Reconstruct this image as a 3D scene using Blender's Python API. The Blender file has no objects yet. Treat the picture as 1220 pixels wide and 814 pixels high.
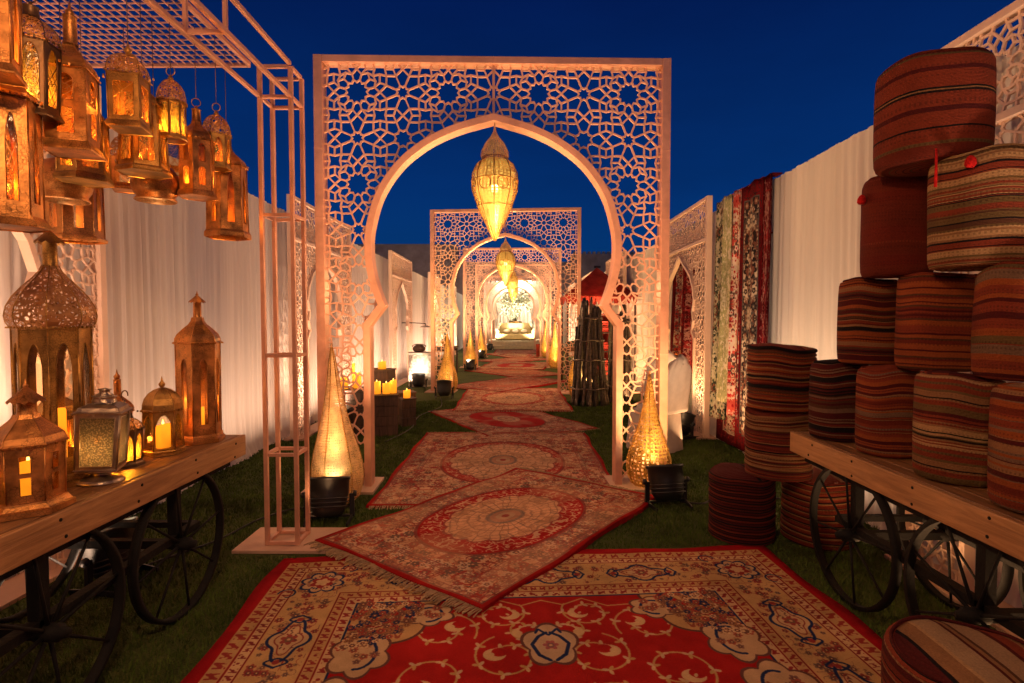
import bpy, math, random
import numpy as np
from mathutils import Vector, Matrix, Euler
R = math.radians
PI = math.pi
rnd = random.Random(11)
scene = bpy.context.scene
COL = scene.collection

# ------------------------------------------------------------------ camera model (photo pixel -> world, used for measuring)
FOC, CX, CY, EYE = 650.0, 610.0, 407.0, 1.5
PITCH, YAW = R(-2.2), R(0.44)
def ray(px, py):
    d = Vector(((px-CX)/FOC, 1, (CY-py)/FOC))
    d = Matrix.Rotation(PITCH, 3, 'X') @ d
    return Matrix.Rotation(YAW, 3, 'Z') @ d
def G(px, py, h=0.0):
    d = ray(px, py); t = (h-EYE)/d.z
    return Vector((0, 0, EYE)) + d*t
def at(px, py, Y):
    d = ray(px, py)
    return Vector((0, 0, EYE)) + d*(Y/d.y)

# ------------------------------------------------------------------ object helpers
def link(o, parent=None):
    COL.objects.link(o)
    if parent is not None: o.parent = parent
    return o
def tag(o, label=None, cat=None, group=None, kind=None):
    if label: o['label'] = label
    if cat: o['category'] = cat
    if group: o['group'] = group
    if kind: o['kind'] = kind
    return o
def thing(name, label, cat, loc=(0, 0, 0), rz=0.0, group=None):
    o = bpy.data.objects.new(name, None); link(o)
    o.empty_display_size = .1
    o.location = loc; o.rotation_euler = (0, 0, rz)
    return tag(o, label, cat, group)
def inst(src, parent=None, loc=None, rot=None, name=None):
    o = src.copy(); COL.objects.link(o)
    if parent is not None: o.parent = parent
    if loc is not None: o.location = loc
    if rot is not None: o.rotation_euler = rot
    if name: o.name = name
    return o
def copy_tree(o, parent=None):
    c = o.copy(); COL.objects.link(c)
    if parent is not None: c.parent = parent
    for ch in [x for x in KIDS.get(o.name, [])]:
        copy_tree(ch, c)
    return c
KIDS = {}
def refresh_kids():
    KIDS.clear()
    for o in bpy.data.objects:
        if o.parent: KIDS.setdefault(o.parent.name, []).append(o)

class MB:
    def __init__(s): s.v = []; s.f = []; s.uv = {}; s.mi = {}; s.sm = set()
    def add(s, vs, fs, uvs=None, mi=0, smooth=False):
        b = len(s.v); s.v += [tuple(p) for p in vs]
        for i, f in enumerate(fs):
            k = len(s.f); s.f.append([b+j for j in f])
            if uvs: s.uv[k] = uvs[i]
            if mi: s.mi[k] = mi
            if smooth: s.sm.add(k)
    def box(s, cx, cy, cz, sx, sy, sz, rz=0, mi=0, rx=0, ry=0):
        m = Matrix.Translation((cx, cy, cz)) @ Euler((rx, ry, rz)).to_matrix().to_4x4()
        vs = [m @ Vector((a*sx/2, b*sy/2, c*sz/2)) for c in (-1, 1) for b in (-1, 1) for a in (-1, 1)]
        s.add(vs, [(0,2,3,1),(4,5,7,6),(0,1,5,4),(2,6,7,3),(0,4,6,2),(1,3,7,5)], mi=mi)
    def bar(s, p0, p1, w, h=None, up=(0, 0, 1), mi=0):
        p0 = Vector(p0); p1 = Vector(p1); h = h or w
        d = (p1-p0)
        if d.length < 1e-6: return
        d.normalize(); up = Vector(up)
        if abs(d.dot(up)) > .98: up = Vector((1, 0, 0)) if abs(d.x) < .9 else Vector((0, 1, 0))
        a = d.cross(up).normalized(); b = a.cross(d).normalized()
        vs = [p + a*(i*w/2) + b*(j*h/2) for p in (p0, p1) for j in (-1, 1) for i in (-1, 1)]
        s.add(vs, [(0,1,3,2),(4,6,7,5),(0,4,5,1),(2,3,7,6),(0,2,6,4),(1,5,7,3)], mi=mi)
    def tube(s, pts, r, n=8, closed=False, mi=0, caps=True):
        pts = [Vector(p) for p in pts]; m = len(pts); rs = r if isinstance(r, (list, tuple)) else [r]*m
        vs = []; prev = None
        for i, p in enumerate(pts):
            if closed: d = pts[(i+1) % m]-pts[i-1]
            else: d = pts[min(i+1, m-1)]-pts[max(i-1, 0)]
            if d.length < 1e-9: d = Vector((0, 0, 1))
            d.normalize()
            if prev is None:
                u = Vector((0, 0, 1)) if abs(d.z) < .9 else Vector((1, 0, 0))
                a = d.cross(u).normalized()
            else:
                a = prev - d*prev.dot(d)
                if a.length < 1e-6: a = d.cross(Vector((0, 0, 1)))
                a.normalize()
            prev = a; b = d.cross(a)
            for k in range(n):
                t = 2*PI*k/n; vs.append(p + (a*math.cos(t)+b*math.sin(t))*rs[i])
        fs = []
        for i in range(m if closed else m-1):
            j = (i+1) % m
            for k in range(n):
                l = (k+1) % n; fs.append((i*n+k, i*n+l, j*n+l, j*n+k))
        s.add(vs, fs, mi=mi, smooth=True)
        if caps and not closed:
            b = len(s.v)-len(vs)
            s.f.append([b+k for k in range(n)][::-1]); s.f.append([b+(m-1)*n+k for k in range(n)])
            if mi: s.mi[len(s.f)-1] = mi; s.mi[len(s.f)-2] = mi
    def lathe(s, prof, n=24, c=(0, 0, 0), phase=0.0, smooth=True, mi=0, cap0=False, cap1=False, fn=None, apo=False):
        k0 = 1/math.cos(PI/n) if apo else 1.0
        vs = []; L = [0.0]
        for i in range(1, len(prof)): L.append(L[-1]+math.hypot(prof[i][0]-prof[i-1][0], prof[i][1]-prof[i-1][1]))
        T = L[-1] or 1
        for i, (r, z) in enumerate(prof):
            for k in range(n):
                t = phase+2*PI*k/n; rr = r*k0
                if fn: rr, zz = fn(rr, z, t)
                else: zz = z
                vs.append((c[0]+rr*math.cos(t), c[1]+rr*math.sin(t), c[2]+zz))
        fs = []; uvs = []
        for i in range(len(prof)-1):
            for k in range(n):
                l = (k+1) % n
                fs.append((i*n+k, i*n+l, (i+1)*n+l, (i+1)*n+k))
                u0, u1 = k/n, (k+1)/n; v0, v1 = L[i]/T, L[i+1]/T
                uvs.append(((u0, v0), (u1, v0), (u1, v1), (u0, v1)))
        s.add(vs, fs, uvs, mi=mi, smooth=smooth)
        b = len(s.v)-len(vs)
        if cap0: s.f.append([b+k for k in range(n)][::-1]); s.mi[len(s.f)-1] = mi
        if cap1: s.f.append([b+(len(prof)-1)*n+k for k in range(n)]); s.mi[len(s.f)-1] = mi
    def build(s, name, mat, parent=None, loc=None, rot=None, bevel=0, solid=0, label=None):
        me = bpy.data.meshes.new(name)
        me.from_pydata(s.v, [], s.f)
        mats = mat if isinstance(mat, (list, tuple)) else [mat]
        for m in mats: me.materials.append(m)
        for k, i in s.mi.items(): me.polygons[k].material_index = i
        for k in s.sm: me.polygons[k].use_smooth = True
        if s.uv:
            ul = me.uv_layers.new(name='UVMap')
            for k, uv in s.uv.items():
                p = me.polygons[k]
                for j, li in enumerate(p.loop_indices): ul.data[li].uv = uv[j]
        me.update()
        o = bpy.data.objects.new(name, me); link(o, parent)
        if loc is not None: o.location = loc
        if rot is not None: o.rotation_euler = rot
        if bevel:
            b = o.modifiers.new('bevel', 'BEVEL'); b.width = bevel; b.segments = 2; b.limit_method = 'ANGLE'; b.angle_limit = R(40)
        if solid:
            b = o.modifiers.new('solid', 'SOLIDIFY'); b.thickness = solid; b.offset = -1
        if label: o['label'] = label
        return o

# ------------------------------------------------------------------ materials
def nt(name):
    m = bpy.data.materials.new(name); m.use_nodes = True
    t = m.node_tree; t.nodes.clear()
    return m, t, t.nodes, t.links
def N(nodes, typ, **kw):
    n = nodes.new(typ)
    for k, v in kw.items():
        if k in n.inputs: n.inputs[k].default_value = v
        else: setattr(n, k, v)
    return n
def c4(c): return (c[0], c[1], c[2], 1)
def mat(name, base, rough=.6, metal=0.0, var=.18, scale=6.0, bump=0.0, bscale=80.0, alt=None, stretch=(1, 1, 1), spec=.5, trans=0.0, rvar=.12, coat=0.0, emboss=0.0):
    m, t, nd, lk = nt(name)
    out = N(nd, 'ShaderNodeOutputMaterial'); p = N(nd, 'ShaderNodeBsdfPrincipled', Roughness=rough, Metallic=metal)
    p.inputs['Specular IOR Level'].default_value = spec
    p.inputs['Coat Weight'].default_value = coat
    tc = N(nd, 'ShaderNodeTexCoord'); mp = N(nd, 'ShaderNodeMapping'); mp.inputs['Scale'].default_value = stretch
    lk.new(tc.outputs['Object'], mp.inputs['Vector'])
    oi = N(nd, 'ShaderNodeObjectInfo')
    ns = N(nd, 'ShaderNodeTexNoise', Scale=scale, Detail=6.0, Roughness=.6)
    ns.noise_dimensions = '4D'
    mu = N(nd, 'ShaderNodeMath', operation='MULTIPLY'); mu.inputs[1].default_value = 37.0
    lk.new(oi.outputs['Random'], mu.inputs[0]); lk.new(mu.outputs[0], ns.inputs['W'])
    lk.new(mp.outputs[0], ns.inputs['Vector'])
    cr = N(nd, 'ShaderNodeValToRGB')
    a = alt or tuple(max(0, c*(1-var*1.6)) for c in base)
    b = base if alt else tuple(min(1, c*(1+var*.7)) for c in base)
    cr.color_ramp.elements[0].position = .32; cr.color_ramp.elements[0].color = c4(a)
    cr.color_ramp.elements[1].position = .68; cr.color_ramp.elements[1].color = c4(b)
    lk.new(ns.outputs['Fac'], cr.inputs['Fac']); lk.new(cr.outputs['Color'], p.inputs['Base Color'])
    if rvar:
        mr = N(nd, 'ShaderNodeMapRange'); mr.inputs['To Min'].default_value = max(.03, rough-rvar); mr.inputs['To Max'].default_value = min(1, rough+rvar)
        lk.new(ns.outputs['Fac'], mr.inputs['Value']); lk.new(mr.outputs[0], p.inputs['Roughness'])
    if bump:
        n2 = N(nd, 'ShaderNodeTexNoise', Scale=bscale, Detail=4.0)
        lk.new(mp.outputs[0], n2.inputs['Vector'])
        bp = N(nd, 'ShaderNodeBump', Strength=bump, Distance=.01)
        lk.new(n2.outputs['Fac'], bp.inputs['Height']); lk.new(bp.outputs[0], p.inputs['Normal'])
        if emboss:      # hammered and stamped relief in the sheet
            vo = N(nd, 'ShaderNodeTexVoronoi', feature='DISTANCE_TO_EDGE', Scale=emboss); lk.new(mp.outputs[0], vo.inputs['Vector'])
            mn = N(nd, 'ShaderNodeMath', operation='MINIMUM'); mn.inputs[1].default_value = .12; lk.new(vo.outputs['Distance'], mn.inputs[0])
            msk = N(nd, 'ShaderNodeTexNoise', Scale=9.0); lk.new(mp.outputs[0], msk.inputs['Vector'])
            st = N(nd, 'ShaderNodeMath', operation='GREATER_THAN'); st.inputs[1].default_value = .5; lk.new(msk.outputs['Fac'], st.inputs[0])
            ml = N(nd, 'ShaderNodeMath', operation='MULTIPLY'); lk.new(mn.outputs[0], ml.inputs[0]); lk.new(st.outputs[0], ml.inputs[1])
            b2 = N(nd, 'ShaderNodeBump', Strength=.3, Distance=.008); lk.new(ml.outputs[0], b2.inputs['Height']); lk.new(bp.outputs[0], b2.inputs['Normal']); lk.new(b2.outputs[0], p.inputs['Normal'])
            rc = N(nd, 'ShaderNodeMapRange'); rc.inputs['From Min'].default_value = .015; rc.inputs['From Max'].default_value = .07; rc.inputs['To Min'].default_value = .50; rc.inputs['To Max'].default_value = 1.0; lk.new(vo.outputs['Distance'], rc.inputs['Value'])
            rm = N(nd, 'ShaderNodeMix', data_type='FLOAT'); rm.inputs[2].default_value = 1.0; lk.new(st.outputs[0], rm.inputs[0]); lk.new(rc.outputs[0], rm.inputs[3])
            mc = N(nd, 'ShaderNodeMix', data_type='RGBA', blend_type='MULTIPLY'); mc.inputs[0].default_value = 1; lk.new(cr.outputs['Color'], mc.inputs[6]); lk.new(rm.outputs[0], mc.inputs[7]); lk.new(mc.outputs[2], p.inputs['Base Color'])
    if trans:
        tr = N(nd, 'ShaderNodeBsdfTranslucent'); lk.new(cr.outputs['Color'], tr.inputs['Color'])
        mx = N(nd, 'ShaderNodeMixShader', Fac=trans)
        lk.new(p.outputs[0], mx.inputs[1]); lk.new(tr.outputs[0], mx.inputs[2]); lk.new(mx.outputs[0], out.inputs[0])
    else: lk.new(p.outputs[0], out.inputs[0])
    return m
def emis(name, col, s):
    m, t, nd, lk = nt(name)
    out = N(nd, 'ShaderNodeOutputMaterial'); e = N(nd, 'ShaderNodeEmission', Color=c4(col), Strength=s)
    lk.new(e.outputs[0], out.inputs[0]); return m
def glass(name, tint, alpha=.75, rough=.12, seed=0.0):
    """thin pane: tinted see-through glass with a glossy skin and uneven thickness"""
    m, t, nd, lk = nt(name)
    out = N(nd, 'ShaderNodeOutputMaterial')
    tr = N(nd, 'ShaderNodeBsdfTransparent', Color=c4(tint)); gl = N(nd, 'ShaderNodeBsdfGlossy', Roughness=rough)
    df = N(nd, 'ShaderNodeBsdfTranslucent', Color=c4(tint))
    ns = N(nd, 'ShaderNodeTexNoise', Scale=60.0 if rough < .22 else 190.0, Detail=3.0); bp = N(nd, 'ShaderNodeBump', Strength=.4 if rough < .22 else 1.0, Distance=.004)
    tc = N(nd, 'ShaderNodeTexCoord'); lk.new(tc.outputs['Object'], ns.inputs['Vector'])
    lk.new(ns.outputs['Fac'], bp.inputs['Height']); lk.new(bp.outputs[0], gl.inputs['Normal'])
    if rough > .22:      # pebbled glass: cells that let more or less through
        vo = N(nd, 'ShaderNodeTexVoronoi', Scale=150.0); lk.new(tc.outputs['Object'], vo.inputs['Vector'])
        cr = N(nd, 'ShaderNodeValToRGB'); cr.color_ramp.elements[0].color = c4([c*1.1 for c in tint]); cr.color_ramp.elements[1].color = c4([c*.25 for c in tint]); cr.color_ramp.elements[1].position = .6
        lk.new(vo.outputs['Distance'], cr.inputs['Fac']); lk.new(cr.outputs['Color'], tr.inputs['Color']); lk.new(cr.outputs['Color'], df.inputs['Color'])
    m1 = N(nd, 'ShaderNodeMixShader', Fac=1-alpha); lk.new(tr.outputs[0], m1.inputs[1]); lk.new(df.outputs[0], m1.inputs[2])
    fr = N(nd, 'ShaderNodeFresnel', IOR=1.45)
    m2 = N(nd, 'ShaderNodeMixShader'); lk.new(fr.outputs[0], m2.inputs[0]); lk.new(m1.outputs[0], m2.inputs[1]); lk.new(gl.outputs[0], m2.inputs[2])
    lk.new(m2.outputs[0], out.inputs[0]); return m
def pierced(name, base, rough=.4, metal=.8, scale=40.0, thr=.12, uv=None, trans=0.25):
    """sheet metal pierced with small holes (voronoi cells), the metal between them kept"""
    m, t, nd, lk = nt(name)
    out = N(nd, 'ShaderNodeOutputMaterial'); p = N(nd, 'ShaderNodeBsdfPrincipled', Roughness=rough, Metallic=metal)
    tc = N(nd, 'ShaderNodeTexCoord'); src = tc.outputs['Object']
    if uv:
        mp = N(nd, 'ShaderNodeMapping'); mp.inputs['Scale'].default_value = (uv[0], uv[1], 1); lk.new(tc.outputs['UV'], mp.inputs['Vector']); src = mp.outputs[0]
    vo = N(nd, 'ShaderNodeTexVoronoi', feature='DISTANCE_TO_EDGE', Scale=1.0 if uv else scale)
    if uv: vo.voronoi_dimensions = '2D'; vo.inputs['Randomness'].default_value = .45
    lk.new(src, vo.inputs['Vector'])
    gt = N(nd, 'ShaderNodeMath', operation='GREATER_THAN'); gt.inputs[1].default_value = thr
    lk.new(vo.outputs['Distance'], gt.inputs[0])
    ns = N(nd, 'ShaderNodeTexNoise', Scale=14.0, Detail=5.0); lk.new(tc.outputs['Object'], ns.inputs['Vector'])
    cr = N(nd, 'ShaderNodeValToRGB'); cr.color_ramp.elements[0].position = .3; cr.color_ramp.elements[1].position = .7
    cr.color_ramp.elements[0].color = c4([c*.6 for c in base]); cr.color_ramp.elements[1].color = c4([min(1, c*1.15) for c in base])
    lk.new(ns.outputs['Fac'], cr.inputs['Fac']); lk.new(cr.outputs['Color'], p.inputs['Base Color'])
    bp = N(nd, 'ShaderNodeBump', Strength=.5, Distance=.004); lk.new(vo.outputs['Distance'], bp.inputs['Height']); lk.new(bp.outputs[0], p.inputs['Normal'])
    tl = N(nd, 'ShaderNodeBsdfTranslucent'); lk.new(cr.outputs['Color'], tl.inputs['Color'])
    m0 = N(nd, 'ShaderNodeMixShader', Fac=trans); lk.new(p.outputs[0], m0.inputs[1]); lk.new(tl.outputs[0], m0.inputs[2])
    tr = N(nd, 'ShaderNodeBsdfTransparent')
    mx = N(nd, 'ShaderNodeMixShader'); lk.new(gt.outputs[0], mx.inputs[0]); lk.new(m0.outputs[0], mx.inputs[1]); lk.new(tr.outputs[0], mx.inputs[2])
    lk.new(mx.outputs[0], out.inputs[0]); return m
def wood(name, c0, c1, axis=1, rough=.5, scale=3.0):
    m, t, nd, lk = nt(name)
    out = N(nd, 'ShaderNodeOutputMaterial'); p = N(nd, 'ShaderNodeBsdfPrincipled', Roughness=rough)
    tc = N(nd, 'ShaderNodeTexCoord'); mp = N(nd, 'ShaderNodeMapping')
    st = [14.0, 14.0, 14.0]; st[axis] = 1.1; mp.inputs['Scale'].default_value = st
    lk.new(tc.outputs['Object'], mp.inputs['Vector'])
    n1 = N(nd, 'ShaderNodeTexNoise', Scale=scale, Detail=8.0, Roughness=.65, Distortion=.8); lk.new(mp.outputs[0], n1.inputs['Vector'])
    n2 = N(nd, 'ShaderNodeTexNoise', Scale=1.3, Detail=2.0); lk.new(tc.outputs['Object'], n2.inputs['Vector'])
    ad = N(nd, 'ShaderNodeMath', operation='MULTIPLY_ADD'); ad.inputs[1].default_value = .4; lk.new(n2.outputs['Fac'], ad.inputs[0]); lk.new(n1.outputs['Fac'], ad.inputs[2])
    cr = N(nd, 'ShaderNodeValToRGB'); cr.color_ramp.elements[0].position = .56; cr.color_ramp.elements[1].position = .82
    cr.color_ramp.elements[0].color = c4(c0); cr.color_ramp.elements[1].color = c4(c1)
    lk.new(ad.outputs[0], cr.inputs['Fac']); lk.new(cr.outputs['Color'], p.inputs['Base Color'])
    bp = N(nd, 'ShaderNodeBump', Strength=.7, Distance=.005); lk.new(n1.outputs['Fac'], bp.inputs['Height']); lk.new(bp.outputs[0], p.inputs['Normal'])
    lk.new(p.outputs[0], out.inputs[0]); return m
def stripes(name, cols, src='UV', axis=1, wob=.012, rough=.92, rep=1.0):
    """woven cloth bands: list of (width, colour)"""
    m, t, nd, lk = nt(name)
    out = N(nd, 'ShaderNodeOutputMaterial'); p = N(nd, 'ShaderNodeBsdfPrincipled', Roughness=rough)
    p.inputs['Specular IOR Level'].default_value = .15; pass
    tc = N(nd, 'ShaderNodeTexCoord'); sp = N(nd, 'ShaderNodeSeparateXYZ'); lk.new(tc.outputs[src], sp.inputs[0])
    ns = N(nd, 'ShaderNodeTexNoise', Scale=7.0, Detail=3.0); lk.new(tc.outputs['Object'], ns.inputs['Vector'])
    ma = N(nd, 'ShaderNodeMath', operation='MULTIPLY_ADD'); ma.inputs[1].default_value = wob; lk.new(ns.outputs['Fac'], ma.inputs[0]); lk.new(sp.outputs[axis], ma.inputs[2])
    if rep != 1.0:
        m1 = N(nd, 'ShaderNodeMath', operation='MULTIPLY'); m1.inputs[1].default_value = rep; lk.new(ma.outputs[0], m1.inputs[0]); ma = N(nd, 'ShaderNodeMath', operation='FRACT'); lk.new(m1.outputs[0], ma.inputs[0])
    ramps = []; tot = sum(w for w, _ in cols); pos = 0; stops = []
    for w, c in cols: stops.append((pos/tot, c)); pos += w
    stops = stops[:32]
    cr = N(nd, 'ShaderNodeValToRGB'); cr.color_ramp.interpolation = 'CONSTANT'
    el = cr.color_ramp.elements
    el[0].position = 0; el[0].color = c4(stops[0][1]); el[1].position = stops[1][0]; el[1].color = c4(stops[1][1])
    for q, c in stops[2:]:
        e = el.new(q); e.color = c4(c)
    lk.new(ma.outputs[0], cr.inputs['Fac'])
    colr = cr.outputs['Color']
    if src == 'UV':      # rows of small woven dashes in some of the bands
        su = N(nd, 'ShaderNodeMath', operation='MULTIPLY'); su.inputs[1].default_value = 440.0; lk.new(sp.outputs[0], su.inputs[0])
        si = N(nd, 'ShaderNodeMath', operation='SINE'); lk.new(su.outputs[0], si.inputs[0])
        g1 = N(nd, 'ShaderNodeMath', operation='GREATER_THAN'); g1.inputs[1].default_value = .1; lk.new(si.outputs[0], g1.inputs[0])
        nw = N(nd, 'ShaderNodeTexNoise', Scale=26.0, Detail=0.0); nw.noise_dimensions = '1D'; lk.new(ma.outputs[0], nw.inputs['W'])
        g2 = N(nd, 'ShaderNodeMath', operation='GREATER_THAN'); g2.inputs[1].default_value = .60; lk.new(nw.outputs['Fac'], g2.inputs[0])
        gm = N(nd, 'ShaderNodeMath', operation='MULTIPLY'); lk.new(g1.outputs[0], gm.inputs[0]); lk.new(g2.outputs[0], gm.inputs[1])
        gf = N(nd, 'ShaderNodeMath', operation='MULTIPLY'); gf.inputs[1].default_value = .38; lk.new(gm.outputs[0], gf.inputs[0])
        dx = N(nd, 'ShaderNodeMix', data_type='RGBA'); lk.new(gf.outputs[0], dx.inputs[0]); lk.new(colr, dx.inputs[6]); dx.inputs[7].default_value = (.045, .012, .010, 1); colr = dx.outputs[2]
    n2 = N(nd, 'ShaderNodeTexNoise', Scale=160.0, Detail=3.0); lk.new(tc.outputs['Object'], n2.inputs['Vector'])
    n3 = N(nd, 'ShaderNodeTexNoise', Scale=5.0, Detail=5.0); lk.new(tc.outputs['Object'], n3.inputs['Vector'])
    mr = N(nd, 'ShaderNodeMapRange'); mr.inputs['From Min'].default_value = .25; mr.inputs['From Max'].default_value = .75; mr.inputs['To Min'].default_value = .55; mr.inputs['To Max'].default_value = 1.25
    av = N(nd, 'ShaderNodeMath', operation='ADD'); lk.new(n2.outputs['Fac'], av.inputs[0]); lk.new(n3.outputs['Fac'], av.inputs[1])
    hf = N(nd, 'ShaderNodeMath', operation='MULTIPLY'); hf.inputs[1].default_value = .5; lk.new(av.outputs[0], hf.inputs[0]); lk.new(hf.outputs[0], mr.inputs['Value'])
    mx = N(nd, 'ShaderNodeMix', data_type='RGBA', blend_type='MULTIPLY'); mx.inputs[0].default_value = 1
    lk.new(colr, mx.inputs[6]); lk.new(mr.outputs[0], mx.inputs[7]); lk.new(mx.outputs[2], p.inputs['Base Color'])
    bp = N(nd, 'ShaderNodeBump', Strength=.7, Distance=.006)
    wv = N(nd, 'ShaderNodeTexWave', Scale=55.0, Distortion=2.0); wv.bands_direction = 'Z'; wv.inputs['Detail'].default_value = 2
    lk.new(tc.outputs['Object'], wv.inputs['Vector'])
    ad = N(nd, 'ShaderNodeMath', operation='MULTIPLY_ADD'); ad.inputs[1].default_value = .5; lk.new(wv.outputs['Fac'], ad.inputs[0]); lk.new(n2.outputs['Fac'], ad.inputs[2])
    lk.new(ad.outputs[0], bp.inputs['Height']); lk.new(bp.outputs[0], p.inputs['Normal'])
    lk.new(p.outputs[0], out.inputs[0]); return m

COPPER = (.70, .34, .19)
M = {}
M['rose'] = mat('rose_gold_paint', (.77, .40, .275), .38, .3, .16, 5, .15, 40)
M['rose_lat'] = mat('rose_gold_lattice', (.80, .45, .32), .5, .05, .12, 4, .1, 60)
M['cream_lat'] = mat('cream_pink_lattice', (.78, .55, .42), .55, 0, .08, 4, .1, 60)
M['plinth'] = mat('pink_plywood', (.60, .38, .27), .6, 0, .12, 3, .15, 60)
M['copper'] = mat('aged_copper', (.64, .27, .075), .40, .78, .45, 11, .14, 45, rvar=.18, emboss=88)
M['copper2'] = mat('antique_brass', (.54, .28, .07), .40, .78, .45, 10, .14, 45, rvar=.18, emboss=94)
M['bronze'] = mat('dark_bronze', (.16, .09, .045), .45, .75, .3, 8, .2, 40)
M['silver'] = mat('worn_silver', (.42, .32, .24), .33, .85, .3, 12, .3, 60)
M['iron'] = mat('black_iron', (.005, .0045, .0045), .75, .0, .3, 12, .3, 60, spec=.25)
M['black'] = mat('black_plastic', (.014, .014, .015), .45, 0, .2, 10, .1, 90)
M['rubber'] = mat('black_cable', (.01, .01, .01), .6)
M['deck'] = wood('cart_planks', (.13, .055, .02), (.30, .14, .055), 1, .45)
M['apron'] = wood('cart_apron', (.26, .12, .045), (.46, .24, .10), 1, .5, 2.2)
M['darkwood'] = wood('dark_wood', (.025, .012, .008), (.10, .05, .03), 2, .55)
M['midwood'] = wood('brown_wood', (.12, .055, .025), (.28, .14, .06), 2, .55)
M['drape_l'] = mat('voile_left', (.70, .62, .57), .9, 0, .10, 3, .6, 34, stretch=(1, 1, .03), spec=.1, trans=.15)
M['drape_r'] = mat('voile_right', (.76, .68, .58), .9, 0, .10, 3, .6, 34, stretch=(1, 1, .03), spec=.1, trans=.15)
M['linen'] = mat('white_linen', (.60, .53, .48), .95, 0, .08, 8, .3, 220, spec=.1)
M['amber'] = glass('amber_glass', (1.0, .60, .18), .95)
M['gold_glass'] = glass('yellow_glass', (.90, .62, .10), .8, .2)
M['clear'] = glass('clear_glass', (.98, .90, .74), .97, .06)
M['pebble'] = glass('pebbled_glass', (.88, .62, .36), .65, .25)
M['perf'] = pierced('pierced_copper', (.55, .27, .11), .42, .7, 55, .16)
M['perf_f'] = pierced('pierced_copper_fine', (.60, .29, .11), .42, .7, 90, .13)
M['tear'] = pierced('pierced_gold', (.74, .42, .10), .42, .55, uv=(30, 32), thr=.22, trans=.03)
M['tearw'] = pierced('woven_gold', (.80, .50, .24), .5, .3, uv=(58, 62), thr=.26, trans=.08)
M['mesh_gold'] = pierced('gold_filigree', (.85, .58, .18), .4, .6, uv=(34, 30), thr=.20, trans=.18)
M['drumw'] = pierced('white_fretwork', (.8, .76, .7), .55, 0, uv=(16, 9), thr=.24, trans=.1)
M['liner'] = glass('frosted_liner', (1.0, .78, .30), .38, .2)
M['wax'] = None
M['stone'] = mat('fort_plaster', (.40, .33, .28), .9, 0, .2, 1.2, .5, 14, spec=.1)
M['redcloth'] = mat('red_cloth', (.36, .045, .03), .85, 0, .25, 6, .3, 90, trans=.25, spec=.15)
M['redyarn'] = mat('red_yarn', (.55, .015, .015), .95, 0, .3, 60, .5, 150, spec=.1)
M['fringe'] = mat('ecru_fringe', (.42, .28, .16), .95, 0, .3, 40, .3, 150, spec=.1)
M['sofa'] = mat('gold_velvet', (.42, .30, .13), .8, 0, .15, 8, .2, 120, spec=.2)
M['cushion'] = mat('cream_cushion', (.75, .62, .42), .85, 0, .1, 8, .2, 120)
M['leafpale'] = mat('pale_foliage', (.30, .34, .25), .7, 0, .4, 12)
M['petal'] = mat('cream_petals', (.72, .66, .46), .7, 0, .2, 14)
M['blue'] = mat('pale_blue_petals', (.40, .50, .54), .7, 0, .2, 14)
M['sage'] = mat('sage_petals', (.50, .52, .38), .7, 0, .2, 14)
M['green'] = mat('green_enamel', (.06, .16, .10), .4, 0, .3, 8, .1)
M['pole'] = mat('carved_grey_wood', (.065, .046, .034), .45, .2, .5, 22, .8, 28)
M['poleb'] = mat('pale_carved_band', (.17, .13, .095), .4, .3, .4, 22, .6, 40)
M['lamp'] = emis('par_lens_glow', (1.0, .74, .42), 14)
M['lampw'] = emis('white_lens_glow', (1.0, .90, .80), 16)
M['flame'] = emis('flame', (1.0, .62, .12), 7)
M['bulb'] = emis('pendant_bulb', (1.0, .82, .45), 30)
def wax():
    m, t, nd, lk = nt('candle_wax')
    out = N(nd, 'ShaderNodeOutputMaterial'); p = N(nd, 'ShaderNodeBsdfPrincipled', Roughness=.5)
    p.inputs['Base Color'].default_value = (.85, .42, .06, 1)
    p.inputs['Emission Color'].default_value = (1.0, .30, .012, 1)
    ns = N(nd, 'ShaderNodeTexNoise', Scale=9.0); tc = N(nd, 'ShaderNodeTexCoord'); lk.new(tc.outputs['Object'], ns.inputs['Vector'])
    mr = N(nd, 'ShaderNodeMapRange'); mr.inputs['To Min'].default_value = .25; mr.inputs['To Max'].default_value = 2.3
    sp = N(nd, 'ShaderNodeSeparateXYZ'); lk.new(tc.outputs['Generated'], sp.inputs[0])
    mm = N(nd, 'ShaderNodeMath', operation='MULTIPLY_ADD'); mm.inputs[1].default_value = .45; lk.new(sp.outputs['Z'], mm.inputs[0])
    m2 = N(nd, 'ShaderNodeMath', operation='MULTIPLY'); m2.inputs[1].default_value = .6; lk.new(ns.outputs['Fac'], m2.inputs[0]); lk.new(m2.outputs[0], mm.inputs[2]); lk.new(mm.outputs[0], mr.inputs['Value']); lk.new(mr.outputs[0], p.inputs['Emission Strength'])
    lk.new(p.outputs[0], out.inputs[0]); return m
M['wax'] = wax()

def lamp(kind, loc, energy, col, rad=.03, target=None, angle=60, blend=.6, size=None):
    l = bpy.data.lights.new('lamp_light', kind); l.energy = energy; l.color = col
    if kind == 'AREA': l.size = size or .5
    else: l.shadow_soft_size = rad
    if kind == 'SPOT': l.spot_size = R(angle); l.spot_blend = blend
    o = bpy.data.objects.new('lamp_light', l); link(o); o.location = loc
    if target is not None:
        o.rotation_euler = (Vector(target)-Vector(loc)).to_track_quat('-Z', 'Y').to_euler()
    return o
WARM = (1.0, .52, .23); AMB = (1.0, .45, .11); PINK = (1.0, .62, .40); GOLD = (1.0, .60, .20); WHITE = (1.0, .80, .54)
LANT, CAND, WASH, PEND, BACK, BACK2, EXPO, TEAR = .55, 1.5, 3.3, 3.6, 115.0, 120.0, 0.0, 2.4
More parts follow.
